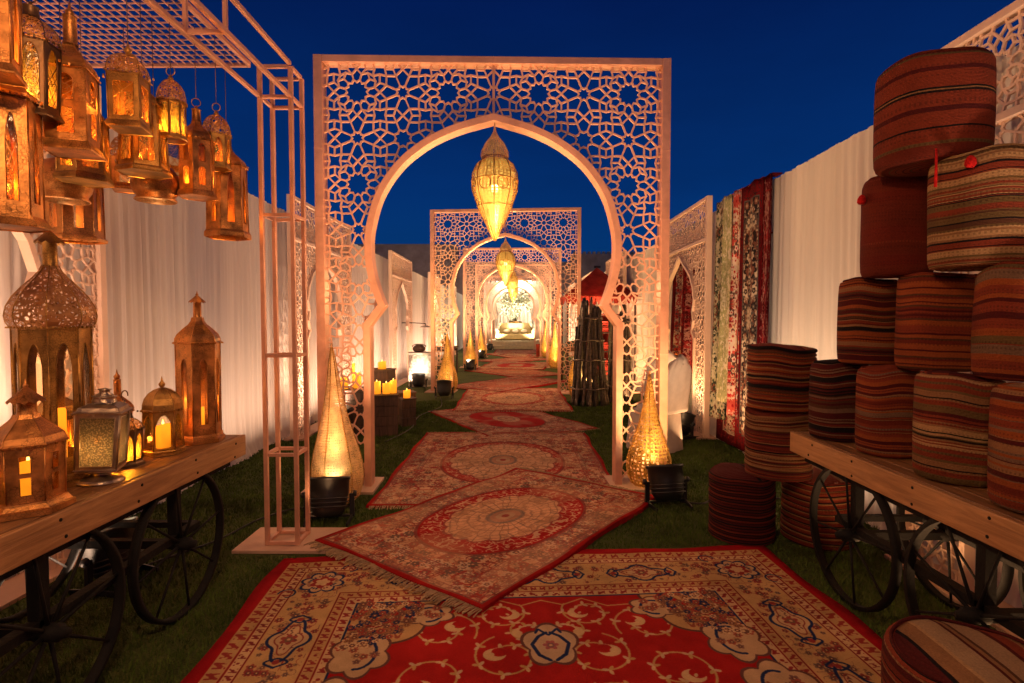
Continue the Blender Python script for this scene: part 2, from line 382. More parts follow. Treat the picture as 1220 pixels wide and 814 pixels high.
# ------------------------------------------------------------------ woven designs (painted as cloth colour into generated images)
def vnoise(x, y, sc, seed):
    rs = np.random.RandomState(seed); n = 64
    g = rs.rand(n, n)
    u = x*sc+seed*3.7; v = y*sc+seed*1.3
    i = np.floor(u).astype(int); j = np.floor(v).astype(int); fu = u-i; fv = v-j
    fu = fu*fu*(3-2*fu); fv = fv*fv*(3-2*fv)
    a = g[i % n, j % n]; b = g[(i+1) % n, j % n]; c = g[i % n, (j+1) % n]; d = g[(i+1) % n, (j+1) % n]
    return a*(1-fu)*(1-fv)+b*fu*(1-fv)+c*(1-fu)*fv+d*fu*fv
class Cloth:
    """quarter canvas, x and y from the middle of the cloth (metres); mirrored when finished"""
    def __init__(s, w, h, ppm, quarter=True):
        s.w, s.h, s.ppm, s.q = w, h, ppm, quarter
        nx = int((w/2 if quarter else w)*ppm); ny = int((h/2 if quarter else h)*ppm)
        ox, oy = (0, 0) if quarter else (-w/2, -h/2); s.ox, s.oy = ox, oy
        s.x, s.y = np.meshgrid((np.arange(nx)+.5)/ppm+ox, (np.arange(ny)+.5)/ppm+oy)
        s.c = np.zeros((ny, nx, 3), np.float32)
    def fill(s, mask, col, k=1.0):
        s.c[mask] = s.c[mask]*(1-k)+np.array(col, np.float32)*k
    def win(s, x0, y0, x1, y1):
        p = s.ppm; ny, nx = s.x.shape
        a = slice(max(0, int((y0-s.oy)*p)), min(ny, int((y1-s.oy)*p)+2)); b = slice(max(0, int((x0-s.ox)*p)), min(nx, int((x1-s.ox)*p)+2))
        return a, b
    def line(s, pts, wd, col):
        for (x0, y0), (x1, y1) in zip(pts[:-1], pts[1:]):
            a, b = s.win(min(x0, x1)-wd, min(y0, y1)-wd, max(x0, x1)+wd, max(y0, y1)+wd)
            X = s.x[a, b]; Y = s.y[a, b]
            if X.size == 0: continue
            dx, dy = x1-x0, y1-y0; L = dx*dx+dy*dy+1e-12
            t = np.clip(((X-x0)*dx+(Y-y0)*dy)/L, 0, 1)
            m = (X-x0-t*dx)**2+(Y-y0-t*dy)**2 < (wd/2)**2
            s.c[a, b][m] = col
    def blob(s, cx, cy, rx, ry, ang, col):
        r = max(rx, ry); a, b = s.win(cx-r, cy-r, cx+r, cy+r)
        X = s.x[a, b]-cx; Y = s.y[a, b]-cy
        if X.size == 0: return
        ca, sa = math.cos(ang), math.sin(ang)
        m = ((X*ca+Y*sa)/rx)**2+((-X*sa+Y*ca)/ry)**2 < 1
        s.c[a, b][m] = col
    def lobed(s, cx, cy, r, lobes, amp, ang, col, sy=1.0):
        q = r*(1+amp)*max(1, sy); a, b = s.win(cx-q, cy-q, cx+q, cy+q)
        X = s.x[a, b]-cx; Y = (s.y[a, b]-cy)/sy
        if X.size == 0: return
        th = np.arctan2(Y, X)-ang
        m = np.hypot(X, Y) < r*(1+amp*(2*np.abs(np.cos(th*lobes/2))-1))
        s.c[a, b][m] = col
    def image(s, name, grain=.16, seed=3):
        c = s.c
        if s.q:
            c = np.concatenate([c[:, ::-1], c], 1); c = np.concatenate([c[::-1], c], 0)
        h, w = c.shape[:2]; rs = np.random.RandomState(seed)
        yy, xx = np.mgrid[0:h, 0:w]/float(s.ppm)
        k = 1+grain*(rs.rand(h, w)-.5)*1.4+grain*1.5*(vnoise(xx, yy, 5.0, seed)-.5)+grain*1.2*(vnoise(xx, yy, 22.0, seed+1)-.5)
        c = np.clip(c*k[..., None], 0, 1)
        c = np.where(c < .0031308, c*12.92, 1.055*np.power(np.maximum(c, 1e-6), 1/2.4)-.055)
        im = bpy.data.images.new(name, w, h); px = np.ones((h, w, 4), np.float32); px[..., :3] = c
        im.pixels.foreach_set(px.ravel()); im.update(); im.pack()
        return im
RED = (.34, .014, .013); DRED = (.17, .006, .010); BEI = (.46, .275, .115); NAVY = (.014, .024, .085); CRM = (.56, .37, .19); TAN = (.34, .19, .095); GRY = (.20, .16, .13)

def rosette(cl, x, y, r, col, mid, dark, rs):
    n = rs.choice([5, 6, 8])
    cl.lobed(x, y, r, n, .25, rs.rand()*3, col); cl.lobed(x, y, r*.55, n, .2, 1.0, dark); cl.blob(x, y, r*.25, r*.25, 0, mid)

def big_rug():
    W, H = 3.1, 4.2; cl = Cloth(W, H, 380); x, y = cl.x, cl.y; rs = np.random.RandomState(5)
    KB = .83; a = (W/2-x)/KB; b = (H/2-y)/KB; d = np.minimum(a, b); side = a < b; s = np.where(side, y, x)/KB
    cl.c[:] = RED
    cl.fill(d < .085, (.30, .008, .012))
    def guard(d0, d1, per, bg, col, k):
        cl.fill((d >= d0) & (d < d1), bg)
        q = (s/per) % 1-.5; w = (d-(d0+d1)/2)/((d1-d0)/2)
        m1 = (np.abs(w+.0+.55*np.sin(q*2*PI)) < .30) & (np.abs(q) < .34)
        m2 = (np.abs(np.abs(q)-.22) < .07) & (np.abs(w) < .72)
        m3 = (np.hypot(q*per, w*(d1-d0)/2) < per*.15)
        wob = vnoise(x, y, 60, k) > .36
        cl.fill((d >= d0) & (d < d1) & ((m1 & wob) | (m2 & wob) | m3), col)
    guard(.085, .175, .085, BEI, (.27, .035, .03), 1)
    cl.fill((d > .175) & (d < .187), (.24, .02, .02))
    guard(.187, .245, .058, CRM, (.20, .03, .03), 2)
    cl.fill((d > .245) & (d < .255), (.20, .02, .02))
    cl.fill((d >= .255) & (d < .56), (.50, .305, .130))
    cl.fill((d > .56) & (d < .57), (.20, .02, .02))
    guard(.57, .63, .06, BEI, (.24, .03, .03), 3)
    cl.fill((d > .63) & (d < .64), (.24, .02, .02))
    guard(.64, .70, .075, CRM, (.25, .03, .03), 4)
    cl.fill((d > .70) & (d < .712), NAVY)
    # scribbled sprigs all through the main border
    nz = np.abs(vnoise(x, y, 26, 7)-.5); n2 = np.abs(vnoise(x, y, 17, 8)-.5)
    bd = (d > .27) & (d < .545)
    cl.fill(bd & (nz < .018) & (vnoise(x, y, 9, 9) > .42), (.15, .07, .05))
    cl.fill(bd & (n2 < .013) & (vnoise(x, y, 8, 19) > .5), (.26, .05, .035))
    for _ in range(420):
        t = rs.rand()*(H/2); dd = (.28+rs.rand()*.25)*KB
        px, py = (W/2-dd, min(t, H/2-.25)) if rs.rand() < .6 else (min(t, W/2-.25), H/2-dd)
        rosette(cl, px, py, .008+rs.rand()*.013, [(.30, .07, .05), (.16, .10, .08), (.36, .20, .10), (.24, .04, .04)][rs.randint(4)], CRM, (.12, .05, .04), rs)
    # navy cartouches
    def cart(cx, cy, along):
        def T(u, v): return (cx+v, cy+u) if along else (cx+u, cy+v)
        out = []; inn = []
        for k in range(73):
            t = 2*PI*k/72; r = .096*(1+.20*math.cos(4*t)+.10*math.cos(2*t))
            out.append(T(1.35*r*math.cos(t), r*.92*math.sin(t)))
            inn.append(T(.95*r*math.cos(t), r*.60*math.sin(t)))
        cl.lobed(cx, cy, .080, 4, .1, 0, (.54, .36, .19), 1.2 if along else .8)
        cl.line(out, .014, NAVY); cl.line(inn, .006, (.25, .05, .04))
        for sg in (-1, 1):
            for sd in (-1, 1):
                sc = [T(sg*(.142+.046*q), sd*(.004+.054*math.sin(q*2.4)*(1-.25*q))) for q in [i/10 for i in range(15)]]
                cl.line(sc, .011, NAVY)
            c0 = T(sg*.168, 0); cl.blob(c0[0], c0[1], .016, .016, 0, (.28, .04, .04))
        rosette(cl, cx, cy, .034, (.30, .06, .05), CRM, (.18, .10, .06), rs)
        for k in range(14):
            t = rs.rand()*6.28; r = .04+rs.rand()*.05; p = T(1.2*r*math.cos(t), .7*r*math.sin(t))
            cl.blob(p[0], p[1], .009, .004, rs.rand()*3, [(.13, .06, .05), (.25, .05, .04)][rs.randint(2)])
    for k in range(3): cart(W/2-.34, .16+.52*k, True)
    for k in range(2): cart(.08+.55*k, H/2-.34, False)
    cx, cy = W/2-.34, H/2-.34
    cl.lobed(cx, cy, .112, 8, .14, .2, NAVY); cl.lobed(cx, cy, .098, 8, .14, .2, (.52, .34, .18)); cl.lobed(cx, cy, .058, 6, .2, .5, (.26, .03, .03)); cl.lobed(cx, cy, .036, 5, .2, .5, CRM)
    for q in range(26):
        t = q*.2417*PI; cl.blob(cx+.075*math.cos(t), cy+.075*math.sin(t), .010, .005, t, [(.2, .06, .05), NAVY][q % 2])
    for sgn, (vx, vy) in ((1, (-.12, .16)), (-1, (.16, -.12))):
        for r0 in (.045, .028):
            cl.line([(cx+vx+r0*math.cos(t), cy+vy+r0*math.sin(t)) for t in [.3*i for i in range(16)]], .010, NAVY if r0 > .03 else (.26, .05, .04))
    # field: vines with crescent blossoms
    fx, fy = W/2-.592, H/2-.592
    vine = (.46, .27, .10)
    def spiral(cx, cy, r, a0, sgn, turns=1.15):
        pts = []
        for k in range(46):
            t = k/45; rr = r*(1-.62*t); an = a0+sgn*t*turns*2*PI; pts.append((cx+rr*math.cos(an), cy+rr*math.sin(an)))
        cl.line(pts, .011, vine)
        for k in range(4, 44, 6):
            px, py = pts[k]; an = rs.rand()*6.28
            for q in range(3):
                cl.blob(px+.016*math.cos(an+q*2.1), py+.016*math.sin(an+q*2.1), .017, .009, an+q*2.1, [CRM, vine, (.50, .34, .2)][q])
        ex, ey = pts[-1]
        cl.blob(ex, ey, .052, .044, 0, (.58, .38, .19)); cl.blob(ex+.022*sgn, ey+.016, .036, .032, 0, RED); cl.blob(ex+.01, ey+.004, .013, .008, 1, CRM)
    for (cx, cy, r, a0, sg) in [(.22, fy-.15, .13, 2.5, 1), (.50, fy-.28, .17, 3.6, -1), (.20, fy-.50, .16, 1.2, -1), (.52, fy-.64, .17, 4.6, 1), (.20, fy-.86, .17, .4, 1), (.58, fy-1.0, .15, 2.0, -1), (.25, .22, .18, 1, 1), (.62, .2, .16, 2, -1), (.36, .05, .12, 2, 1), (.09, fy-.31, .09, .5, -1)]:
        spiral(cx, cy, r, a0, sg)
    cl.line([(.0, fy-.03), (.11, fy-.08), (.22, fy-.02), (.34, fy-.10), (.47, fy-.09)], .010, vine)
    # corner spandrels, half palmettes along the field edge
    u = fx-x; v = fy-y; inside = (u > 0) & (v > 0)
    th = np.arctan2(v, u); rr = np.hypot(u*.95, v*.8)
    edge = .36*(1+.13*np.abs(np.cos(th*4.5))-.03)
    cl.fill(inside & (rr < edge+.014), (.10, .04, .03)); cl.fill(inside & (rr < edge), BEI)
    sp = inside & (rr < edge-.015)
    cl.fill(sp & (np.abs(vnoise(x, y, 20, 14)-.5) < .03) & (vnoise(x, y, 9, 15) > .4), (.27, .07, .04))
    for (px, py, r, sy) in [(fx-.10, fy-.44, .12, 1.2), (fx-.38, fy-.13, .11, .8), (fx-.05, fy-.80, .14, 1.25), (fx-.04, fy-1.18, .13, 1.2)]:
        cl.lobed(px, py, r+.012, 6, .13, .4, (.12, .05, .04), sy); cl.lobed(px, py, r, 6, .13, .4, (.50, .33, .18), sy)
        cl.line([(px+r*.6*math.cos(t), py+r*.75*sy*math.sin(t)) for t in [i*.3 for i in range(4, 17)]], .014, NAVY)
        for _ in range(8):
            rosette(cl, px+rs.uniform(-.6, .6)*r, py+rs.uniform(-.6, .6)*r, .012+rs.rand()*.012, [(.32, .08, .05), (.36, .2, .1), (.2, .1, .08)][rs.randint(3)], CRM, (.14, .06, .05), rs)
    cl.fill(inside & (rr < .20) & (rr > .17) & (np.abs(np.sin(th*7)) > .3), (.30, .02, .02))
    for (px, py, r0, a0) in [(fx-.16, fy-.13, .07, .4), (fx-.08, fy-.27, .055, 2.2), (fx-.28, fy-.07, .05, 3.5), (fx-.05, fy-.06, .05, 5)]:
        cl.line([(px+r0*(1-.05*i)*math.cos(a0+.33*i), py+r0*(1-.05*i)*math.sin(a0+.33*i)) for i in range(16)], .012, NAVY)
        rosette(cl, px, py, .022, (.34, .05, .04), CRM, (.15, .06, .05), rs)
    wv = [(fx-.01-.30*t, fy-.33+.31*t+.025*math.sin(t*9)) for t in [i/20 for i in range(21)]]
    cl.line(wv, .034, (.10, .04, .03)); cl.line(wv, .024, (.30, .012, .014))
    for _ in range(220):
        t = rs.rand()*PI/2; r = .32*math.sqrt(rs.rand()); px, py = fx-r*math.cos(t)/.95, fy-r*math.sin(t)/.8
        rosette(cl, px, py, .008+rs.rand()*.016, [(.34, .06, .04), (.30, .14, .06), (.18, .09, .06), NAVY, (.58, .40, .22)][rs.randint(5)], CRM, (.14, .05, .04), rs)
    for _ in range(150):
        px, py = rs.rand()*(fx-.1), rs.rand()*(fy-.1)
        if cl.c[int(py*380), int(px*380)][0] < .32 and cl.c[int(py*380), int(px*380)][1] < .02:
            a0 = rs.rand()*6.28
            cl.line([(px+.03*i/6*math.cos(a0+i*.35), py+.03*i/6*math.sin(a0+i*.35)) for i in range(7)], .006, vine); cl.blob(px, py, .010, .006, a0, CRM)
    # palmette on the middle line
    cl.lobed(0, fy-.42, .125, 5, .13, PI/2, (.12, .05, .04), 1.25); cl.lobed(0, fy-.42, .112, 5, .13, PI/2, (.48, .33, .20), 1.25)
    cl.line([(.01, fy-.33), (.05, fy-.36), (.085, fy-.42), (.06, fy-.50), (.015, fy-.54)], .017, NAVY)
    cl.line([(.0, fy-.35), (.045, fy-.30), (.06, fy-.33)], .013, NAVY); rosette(cl, 0, fy-.43, .03, (.34, .10, .10), CRM, (.2, .1, .1), rs)
    cl.lobed(0, 0, .42, 12, .1, 0, (.1, .04, .03), 1.3); cl.lobed(0, 0, .40, 12, .1, 0, BEI, 1.3)
    return cl.image('woven_red_field_design', .18, 3)

def oval_rug(name, W, H, base, band, ring, r_out, r_in, seed, ringk=1.0, ppm=330):
    cl = Cloth(W, H, ppm); x, y = cl.x, cl.y; rs = np.random.RandomState(seed)
    d = np.minimum(W/2-x, H/2-y); s = np.where(W/2-x < H/2-y, y, x)
    cl.c[:] = base
    fade = vnoise(x, y, 3.2, seed)
    # faded florals everywhere
    for sc, sd, thr, col, k in [(30, 2, .036, (.10, .055, .045), .9), (19, 4, .034, (.20, .025, .022), .9), (44, 6, .05, (.13, .08, .06), .75), (12, 8, .034, (.32, .02, .018), .9), (15, 14, .03, (.34, .03, .02), .85), (24, 10, .028, (.58, .40, .26), .8)]:
        m = (np.abs(vnoise(x, y, sc, seed+sd)-.5) < thr) & (vnoise(x, y, sc*.3, seed+sd+20) > .38)
        cl.fill(m, col, k)
    m = vnoise(x, y, 7, seed+31) > .64; cl.fill(m & (vnoise(x, y, 55, seed+32) > .45), (.26, .05, .045), .6)
    m = vnoise(x, y, 6, seed+41) > .62; cl.fill(m & (vnoise(x, y, 60, seed+42) > .5), (.14, .11, .10), .55)
    for _ in range(260):
        rosette(cl, rs.rand()*W/2, rs.rand()*H/2, .014+rs.rand()*.024, [(.30, .05, .045), (.56, .38, .25), (.15, .09, .07), (.36, .14, .08)][rs.randint(4)], base, (.18, .09, .07), rs)
    # borders
    for q0, q1, col in [(.0, .034, RED), (.034, .046, (.20, .05, .045)), (.085, .093, (.26, .09, .07)), (.205, .212, (.22, .10, .08)), (.245, .253, (.26, .07, .06))]:
        cl.fill((d >= q0) & (d < q1), col, .9)
    g = ((s/.07) % 1 < .5) & (d > .054) & (d < .078); cl.fill(g, (.30, .10, .08), .7)
    g = (((s/.055) % 1 < .45) ^ (d > .228)) & (d > .216) & (d < .242); cl.fill(g, (.28, .09, .07), .6)
    # oval medallion
    th = np.arctan2(y/H, x/W); p = 2.25
    e = (np.abs(x/(W*r_out))**p+np.abs(y/(H*r_out*.97))**p)**(1/p)
    cl.fill((e < 1.035) & (e > 1), (.20, .04, .035), .9)
    rm = (e <= 1) & (e > .0); cl.fill(rm, ring, ringk)
    lace = (np.abs(vnoise(x, y, 24, seed+51)-.5) < .055) | (np.abs(vnoise(x, y, 34, seed+52)-.5) < .05)
    cl.fill(rm & lace & (e < .975), (.54, .33, .20), .9*band)
    sc = r_in/r_out*(1+.07*np.abs(np.cos(th*8))-.03+.03*np.cos(th*4))
    pet = e < sc
    cl.fill((e < sc+.03) & (e >= sc), (.24, .06, .05), .8)
    cl.fill(pet, tuple(c*1.08 for c in base))
    n = vnoise(x, y, 16, seed+61)
    cl.fill(pet & (np.abs((th*16/PI+n*.8) % 1-.5) < .07) & (e > .18), (.16, .10, .075), .75)
    cl.fill(pet & (np.abs((e*9+n*.9) % 1-.5) < .09), (.20, .11, .08), .65)
    cl.fill(pet & (vnoise(x, y, 26, seed+63) > .68), (.36, .17, .09), .6)
    cl.fill(pet & (np.abs(vnoise(x, y, 36, seed+64)-.5) < .04), (.25, .16, .12), .6)
    cl.fill((e < .24) & (e > .19), (.15, .12, .11), .7)
    cl.fill(e < .19, (.36, .17, .11), .8); cl.fill((e < .12), (.42, .27, .17), .9); cl.fill((e < .05), (.3, .06, .05))
    # worn patches
    w = np.clip((vnoise(x, y, 4.5, seed+71)-.5)*2.0, 0, .34)[..., None]
    cl.c[:] = cl.c*(1-w)+np.array(base, np.float32)*.92*w
    cl.fill(d < .03, RED)
    return cl.image(name, .2, seed)

def floral_cloth(name, W, H, ground, cols, seed, border=None, ppm=200):
    cl = Cloth(W, H, ppm); x, y = cl.x, cl.y; rs = np.random.RandomState(seed)
    cl.c[:] = ground
    for i, c in enumerate(cols):
        m = np.abs(vnoise(x, y, 13+7*i, seed+i)-.5) < .06; cl.fill(m, c, .85)
    for i in range(int(260*W*H/3)):
        c = cols[rs.randint(len(cols))]; rosette(cl, rs.rand()*W/2, rs.rand()*H/2, .02+rs.rand()*.05, c, ground, cols[rs.randint(len(cols))], rs)
    d = np.minimum(W/2-x, H/2-y); s = np.where(W/2-x < H/2-y, y, x)
    if border:
        cl.fill(d < .16, border); cl.fill((d < .16) & (np.abs(vnoise(x, y, 24, seed+9)-.5) < .07) & (d > .04), cols[0])
        cl.fill((d > .15) & (d < .165), cols[-1])
    return cl.image(name, .22, seed)

def cloth_mat(name, im, bump=.5, trans=0.0, uvscale=None):
    m, t, nd, lk = nt(name)
    out = N(nd, 'ShaderNodeOutputMaterial'); p = N(nd, 'ShaderNodeBsdfPrincipled', Roughness=.95)
    p.inputs['Specular IOR Level'].default_value = .04; pass
    tc = N(nd, 'ShaderNodeTexCoord'); ti = N(nd, 'ShaderNodeTexImage'); ti.image = im; ti.interpolation = 'Cubic'
    lk.new(tc.outputs['UV'], ti.inputs['Vector'])
    ns = N(nd, 'ShaderNodeTexNoise', Scale=2.2, Detail=6.0, Roughness=.65); lk.new(tc.outputs['Object'], ns.inputs['Vector'])
    mr = N(nd, 'ShaderNodeMapRange'); mr.inputs['From Min'].default_value = .3; mr.inputs['From Max'].default_value = .7; mr.inputs['To Min'].default_value = .78; mr.inputs['To Max'].default_value = 1.1
    lk.new(ns.outputs['Fac'], mr.inputs['Value'])
    mx = N(nd, 'ShaderNodeMix', data_type='RGBA', blend_type='MULTIPLY'); mx.inputs[0].default_value = 1
    lk.new(ti.outputs['Color'], mx.inputs[6]); lk.new(mr.outputs[0], mx.inputs[7]); lk.new(mx.outputs[2], p.inputs['Base Color'])
    n2 = N(nd, 'ShaderNodeTexNoise', Scale=170.0, Detail=2.0); lk.new(tc.outputs['Object'], n2.inputs['Vector'])
    bw = N(nd, 'ShaderNodeRGBToBW'); lk.new(ti.outputs['Color'], bw.inputs[0])
    ad = N(nd, 'ShaderNodeMath', operation='MULTIPLY_ADD'); ad.inputs[1].default_value = .8; lk.new(bw.outputs[0], ad.inputs[0]); lk.new(n2.outputs['Fac'], ad.inputs[2])
    bp = N(nd, 'ShaderNodeBump', Strength=bump, Distance=.006); lk.new(ad.outputs[0], bp.inputs['Height']); lk.new(bp.outputs[0], p.inputs['Normal'])
    if trans:
        tr = N(nd, 'ShaderNodeBsdfTranslucent'); lk.new(mx.outputs[2], tr.inputs['Color'])
        ms = N(nd, 'ShaderNodeMixShader', Fac=trans); lk.new(p.outputs[0], ms.inputs[1]); lk.new(tr.outputs[0], ms.inputs[2]); lk.new(ms.outputs[0], out.inputs[0])
    else: lk.new(p.outputs[0], out.inputs[0])
    return m
PINKB = (.58, .31, .175)
IM_BIG = big_rug()
IM_A = oval_rug('woven_oval_design', 1.46, 2.24, PINKB, 1.0, (.33, .014, .016), .335, .235, 21)
IM_C = oval_rug('woven_wide_oval_design', 2.1, 2.85, (.56, .32, .19), 1.0, (.34, .016, .016), .30, .25, 33, .92)
IM_B = oval_rug('woven_red_medallion_design', 1.6, 2.46, (.54, .30, .20), .0, (.36, .008, .014), .30, .11, 47)
IM_D = oval_rug('woven_worn_design', 1.6, 2.8, (.52, .22, .14), 1.0, (.38, .045, .028), .33, .16, 58, .8, 200)
M['rug_big'] = cloth_mat('red_and_beige_pile', IM_BIG)
M['rug_a'] = cloth_mat('faded_oval_pile', IM_A)
M['rug_c'] = cloth_mat('cream_oval_pile', IM_C)
M['rug_b'] = cloth_mat('red_medallion_pile', IM_B)
M['rug_d'] = cloth_mat('worn_rust_pile', IM_D)
# ------------------------------------------------------------------ ground and sky
def ground():
    m, t, nd, lk = nt('artificial_turf')
    out = N(nd, 'ShaderNodeOutputMaterial'); p = N(nd, 'ShaderNodeBsdfPrincipled', Roughness=.9); p.inputs['Specular IOR Level'].default_value = .15
    tc = N(nd, 'ShaderNodeTexCoord'); n1 = N(nd, 'ShaderNodeTexNoise', Scale=120.0, Detail=4.0); n2 = N(nd, 'ShaderNodeTexNoise', Scale=1.6, Detail=5.0)
    lk.new(tc.outputs['Object'], n1.inputs['Vector']); lk.new(tc.outputs['Object'], n2.inputs['Vector'])
    ad = N(nd, 'ShaderNodeMath', operation='ADD'); lk.new(n1.outputs['Fac'], ad.inputs[0]); lk.new(n2.outputs['Fac'], ad.inputs[1])
    cr = N(nd, 'ShaderNodeValToRGB'); cr.color_ramp.elements[0].position = .75; cr.color_ramp.elements[1].position = 1.25
    cr.color_ramp.elements[0].color = (.035, .050, .012, 1); cr.color_ramp.elements[1].color = (.085, .11, .030, 1)
    lk.new(ad.outputs[0], cr.inputs['Fac']); lk.new(cr.outputs['Color'], p.inputs['Base Color'])
    bp = N(nd, 'ShaderNodeBump', Strength=1.0, Distance=.03); lk.new(n1.outputs['Fac'], bp.inputs['Height']); lk.new(bp.outputs[0], p.inputs['Normal'])
    lk.new(p.outputs[0], out.inputs[0])
    b = MB(); b.add([(-120, -40, 0), (120, -40, 0), (120, 260, 0), (-120, 260, 0)], [(0, 1, 2, 3)])
    tag(b.build('ground', m), kind='structure')
ground()
RUGS = []      # footprints, so that no blade of turf grows through a rug
def grass():
    RUGS.extend([(-1.46, 3.64, .76, .42, 0), (-2.78, 2.45, .26, 2.42, 0), (-2.78, 7.92, .26, 2.42, 0), (2.45, 2.22, .26, 2.42, 0), (2.40, 8.04, .26, 2.42, 0), (-1.55, 4.86, .66, .5, R(1.8)), (1.15, 4.94, .66, .5, R(1.8))])
    rs = np.random.RandomState(4); n = 230000
    yy = .9+9.2*rs.rand(n)**1.5; xx = -2.95+5.6*rs.rand(n)
    keep = np.ones(n, bool)
    for cx, cy, W, H, rz in RUGS:
        dx, dy = xx-cx, yy-cy; c, s = math.cos(rz), math.sin(rz)
        keep &= ~((np.abs(dx*c+dy*s) < W/2+.01) & (np.abs(-dx*s+dy*c) < H/2+.03))
    xx = xx[keep]; yy = yy[keep]; n = len(xx)
    h = (.010+.022*rs.rand(n))*(.7+.8*vnoise(xx, yy, 3.1, 5)); w = .0016+.0016*rs.rand(n)+.0004*yy; an = rs.rand(n)*2*PI; ln = .024*(rs.rand(n)-.5); lm = .024*(rs.rand(n)-.5)
    co = np.zeros((n, 3, 3), np.float32)
    co[:, 0] = np.stack([xx-w*np.cos(an), yy-w*np.sin(an), np.zeros(n)], 1); co[:, 1] = np.stack([xx+w*np.cos(an), yy+w*np.sin(an), np.zeros(n)], 1)
    co[:, 2] = np.stack([xx+ln, yy+lm, h], 1)
    me = bpy.data.meshes.new('grass'); me.vertices.add(n*3); me.loops.add(n*3); me.polygons.add(n)
    me.vertices.foreach_set('co', co.ravel()); me.loops.foreach_set('vertex_index', np.arange(n*3, dtype=np.int32))
    me.polygons.foreach_set('loop_start', np.arange(0, n*3, 3, dtype=np.int32)); me.update(); me.validate()
    me.materials.append(mat('turf_blade', (.080, .128, .020), .75, 0, .4, 9, spec=.2))
    o = bpy.data.objects.new('grass', me); link(o); tag(o, 'short dark green turf blades between the rugs and carts', 'grass', kind='stuff')

def sky():
    w = bpy.data.worlds.new('World'); scene.world = w; w.use_nodes = True
    t = w.node_tree; t.nodes.clear(); nd, lk = t.nodes, t.links
    out = N(nd, 'ShaderNodeOutputWorld'); bg = N(nd, 'ShaderNodeBackground', Strength=SKY)
    tc = N(nd, 'ShaderNodeTexCoord'); sp = N(nd, 'ShaderNodeSeparateXYZ'); lk.new(tc.outputs['Generated'], sp.inputs[0])
    cr = N(nd, 'ShaderNodeValToRGB'); e = cr.color_ramp.elements
    e[0].position = 0; e[0].color = (.0020, .048, .185, 1); e[1].position = 1; e[1].color = (.0004, .006, .055, 1)
    q = e.new(.22); q.color = (.0009, .030, .160, 1); q = e.new(.5); q.color = (.0006, .012, .095, 1)
    lk.new(sp.outputs['Z'], cr.inputs['Fac'])
    sk = N(nd, 'ShaderNodeTexSky', sky_type='NISHITA', sun_disc=False, sun_elevation=R(-4), sun_rotation=R(200))
    ad = N(nd, 'ShaderNodeMix', data_type='RGBA', blend_type='ADD'); ad.inputs[0].default_value = .02
    lk.new(cr.outputs['Color'], ad.inputs[6]); lk.new(sk.outputs[0], ad.inputs[7]); ns = N(nd, 'ShaderNodeTexNoise', Scale=1.7, Detail=5.0, Roughness=.6); mp = N(nd, 'ShaderNodeMapping'); mp.inputs['Scale'].default_value = (1, 1, 3.2)
    lk.new(tc.outputs['Generated'], mp.inputs['Vector']); lk.new(mp.outputs[0], ns.inputs['Vector'])
    mr = N(nd, 'ShaderNodeMapRange'); mr.inputs['From Min'].default_value = .3; mr.inputs['From Max'].default_value = .7; mr.inputs['To Min'].default_value = .88; mr.inputs['To Max'].default_value = 1.14; lk.new(ns.outputs['Fac'], mr.inputs['Value'])
    ml = N(nd, 'ShaderNodeMix', data_type='RGBA', blend_type='MULTIPLY'); ml.inputs[0].default_value = 1; lk.new(ad.outputs[2], ml.inputs[6]); lk.new(mr.outputs[0], ml.inputs[7]); lk.new(ml.outputs[2], bg.inputs['Color'])
    lk.new(bg.outputs[0], out.inputs[0])
SKY = .85

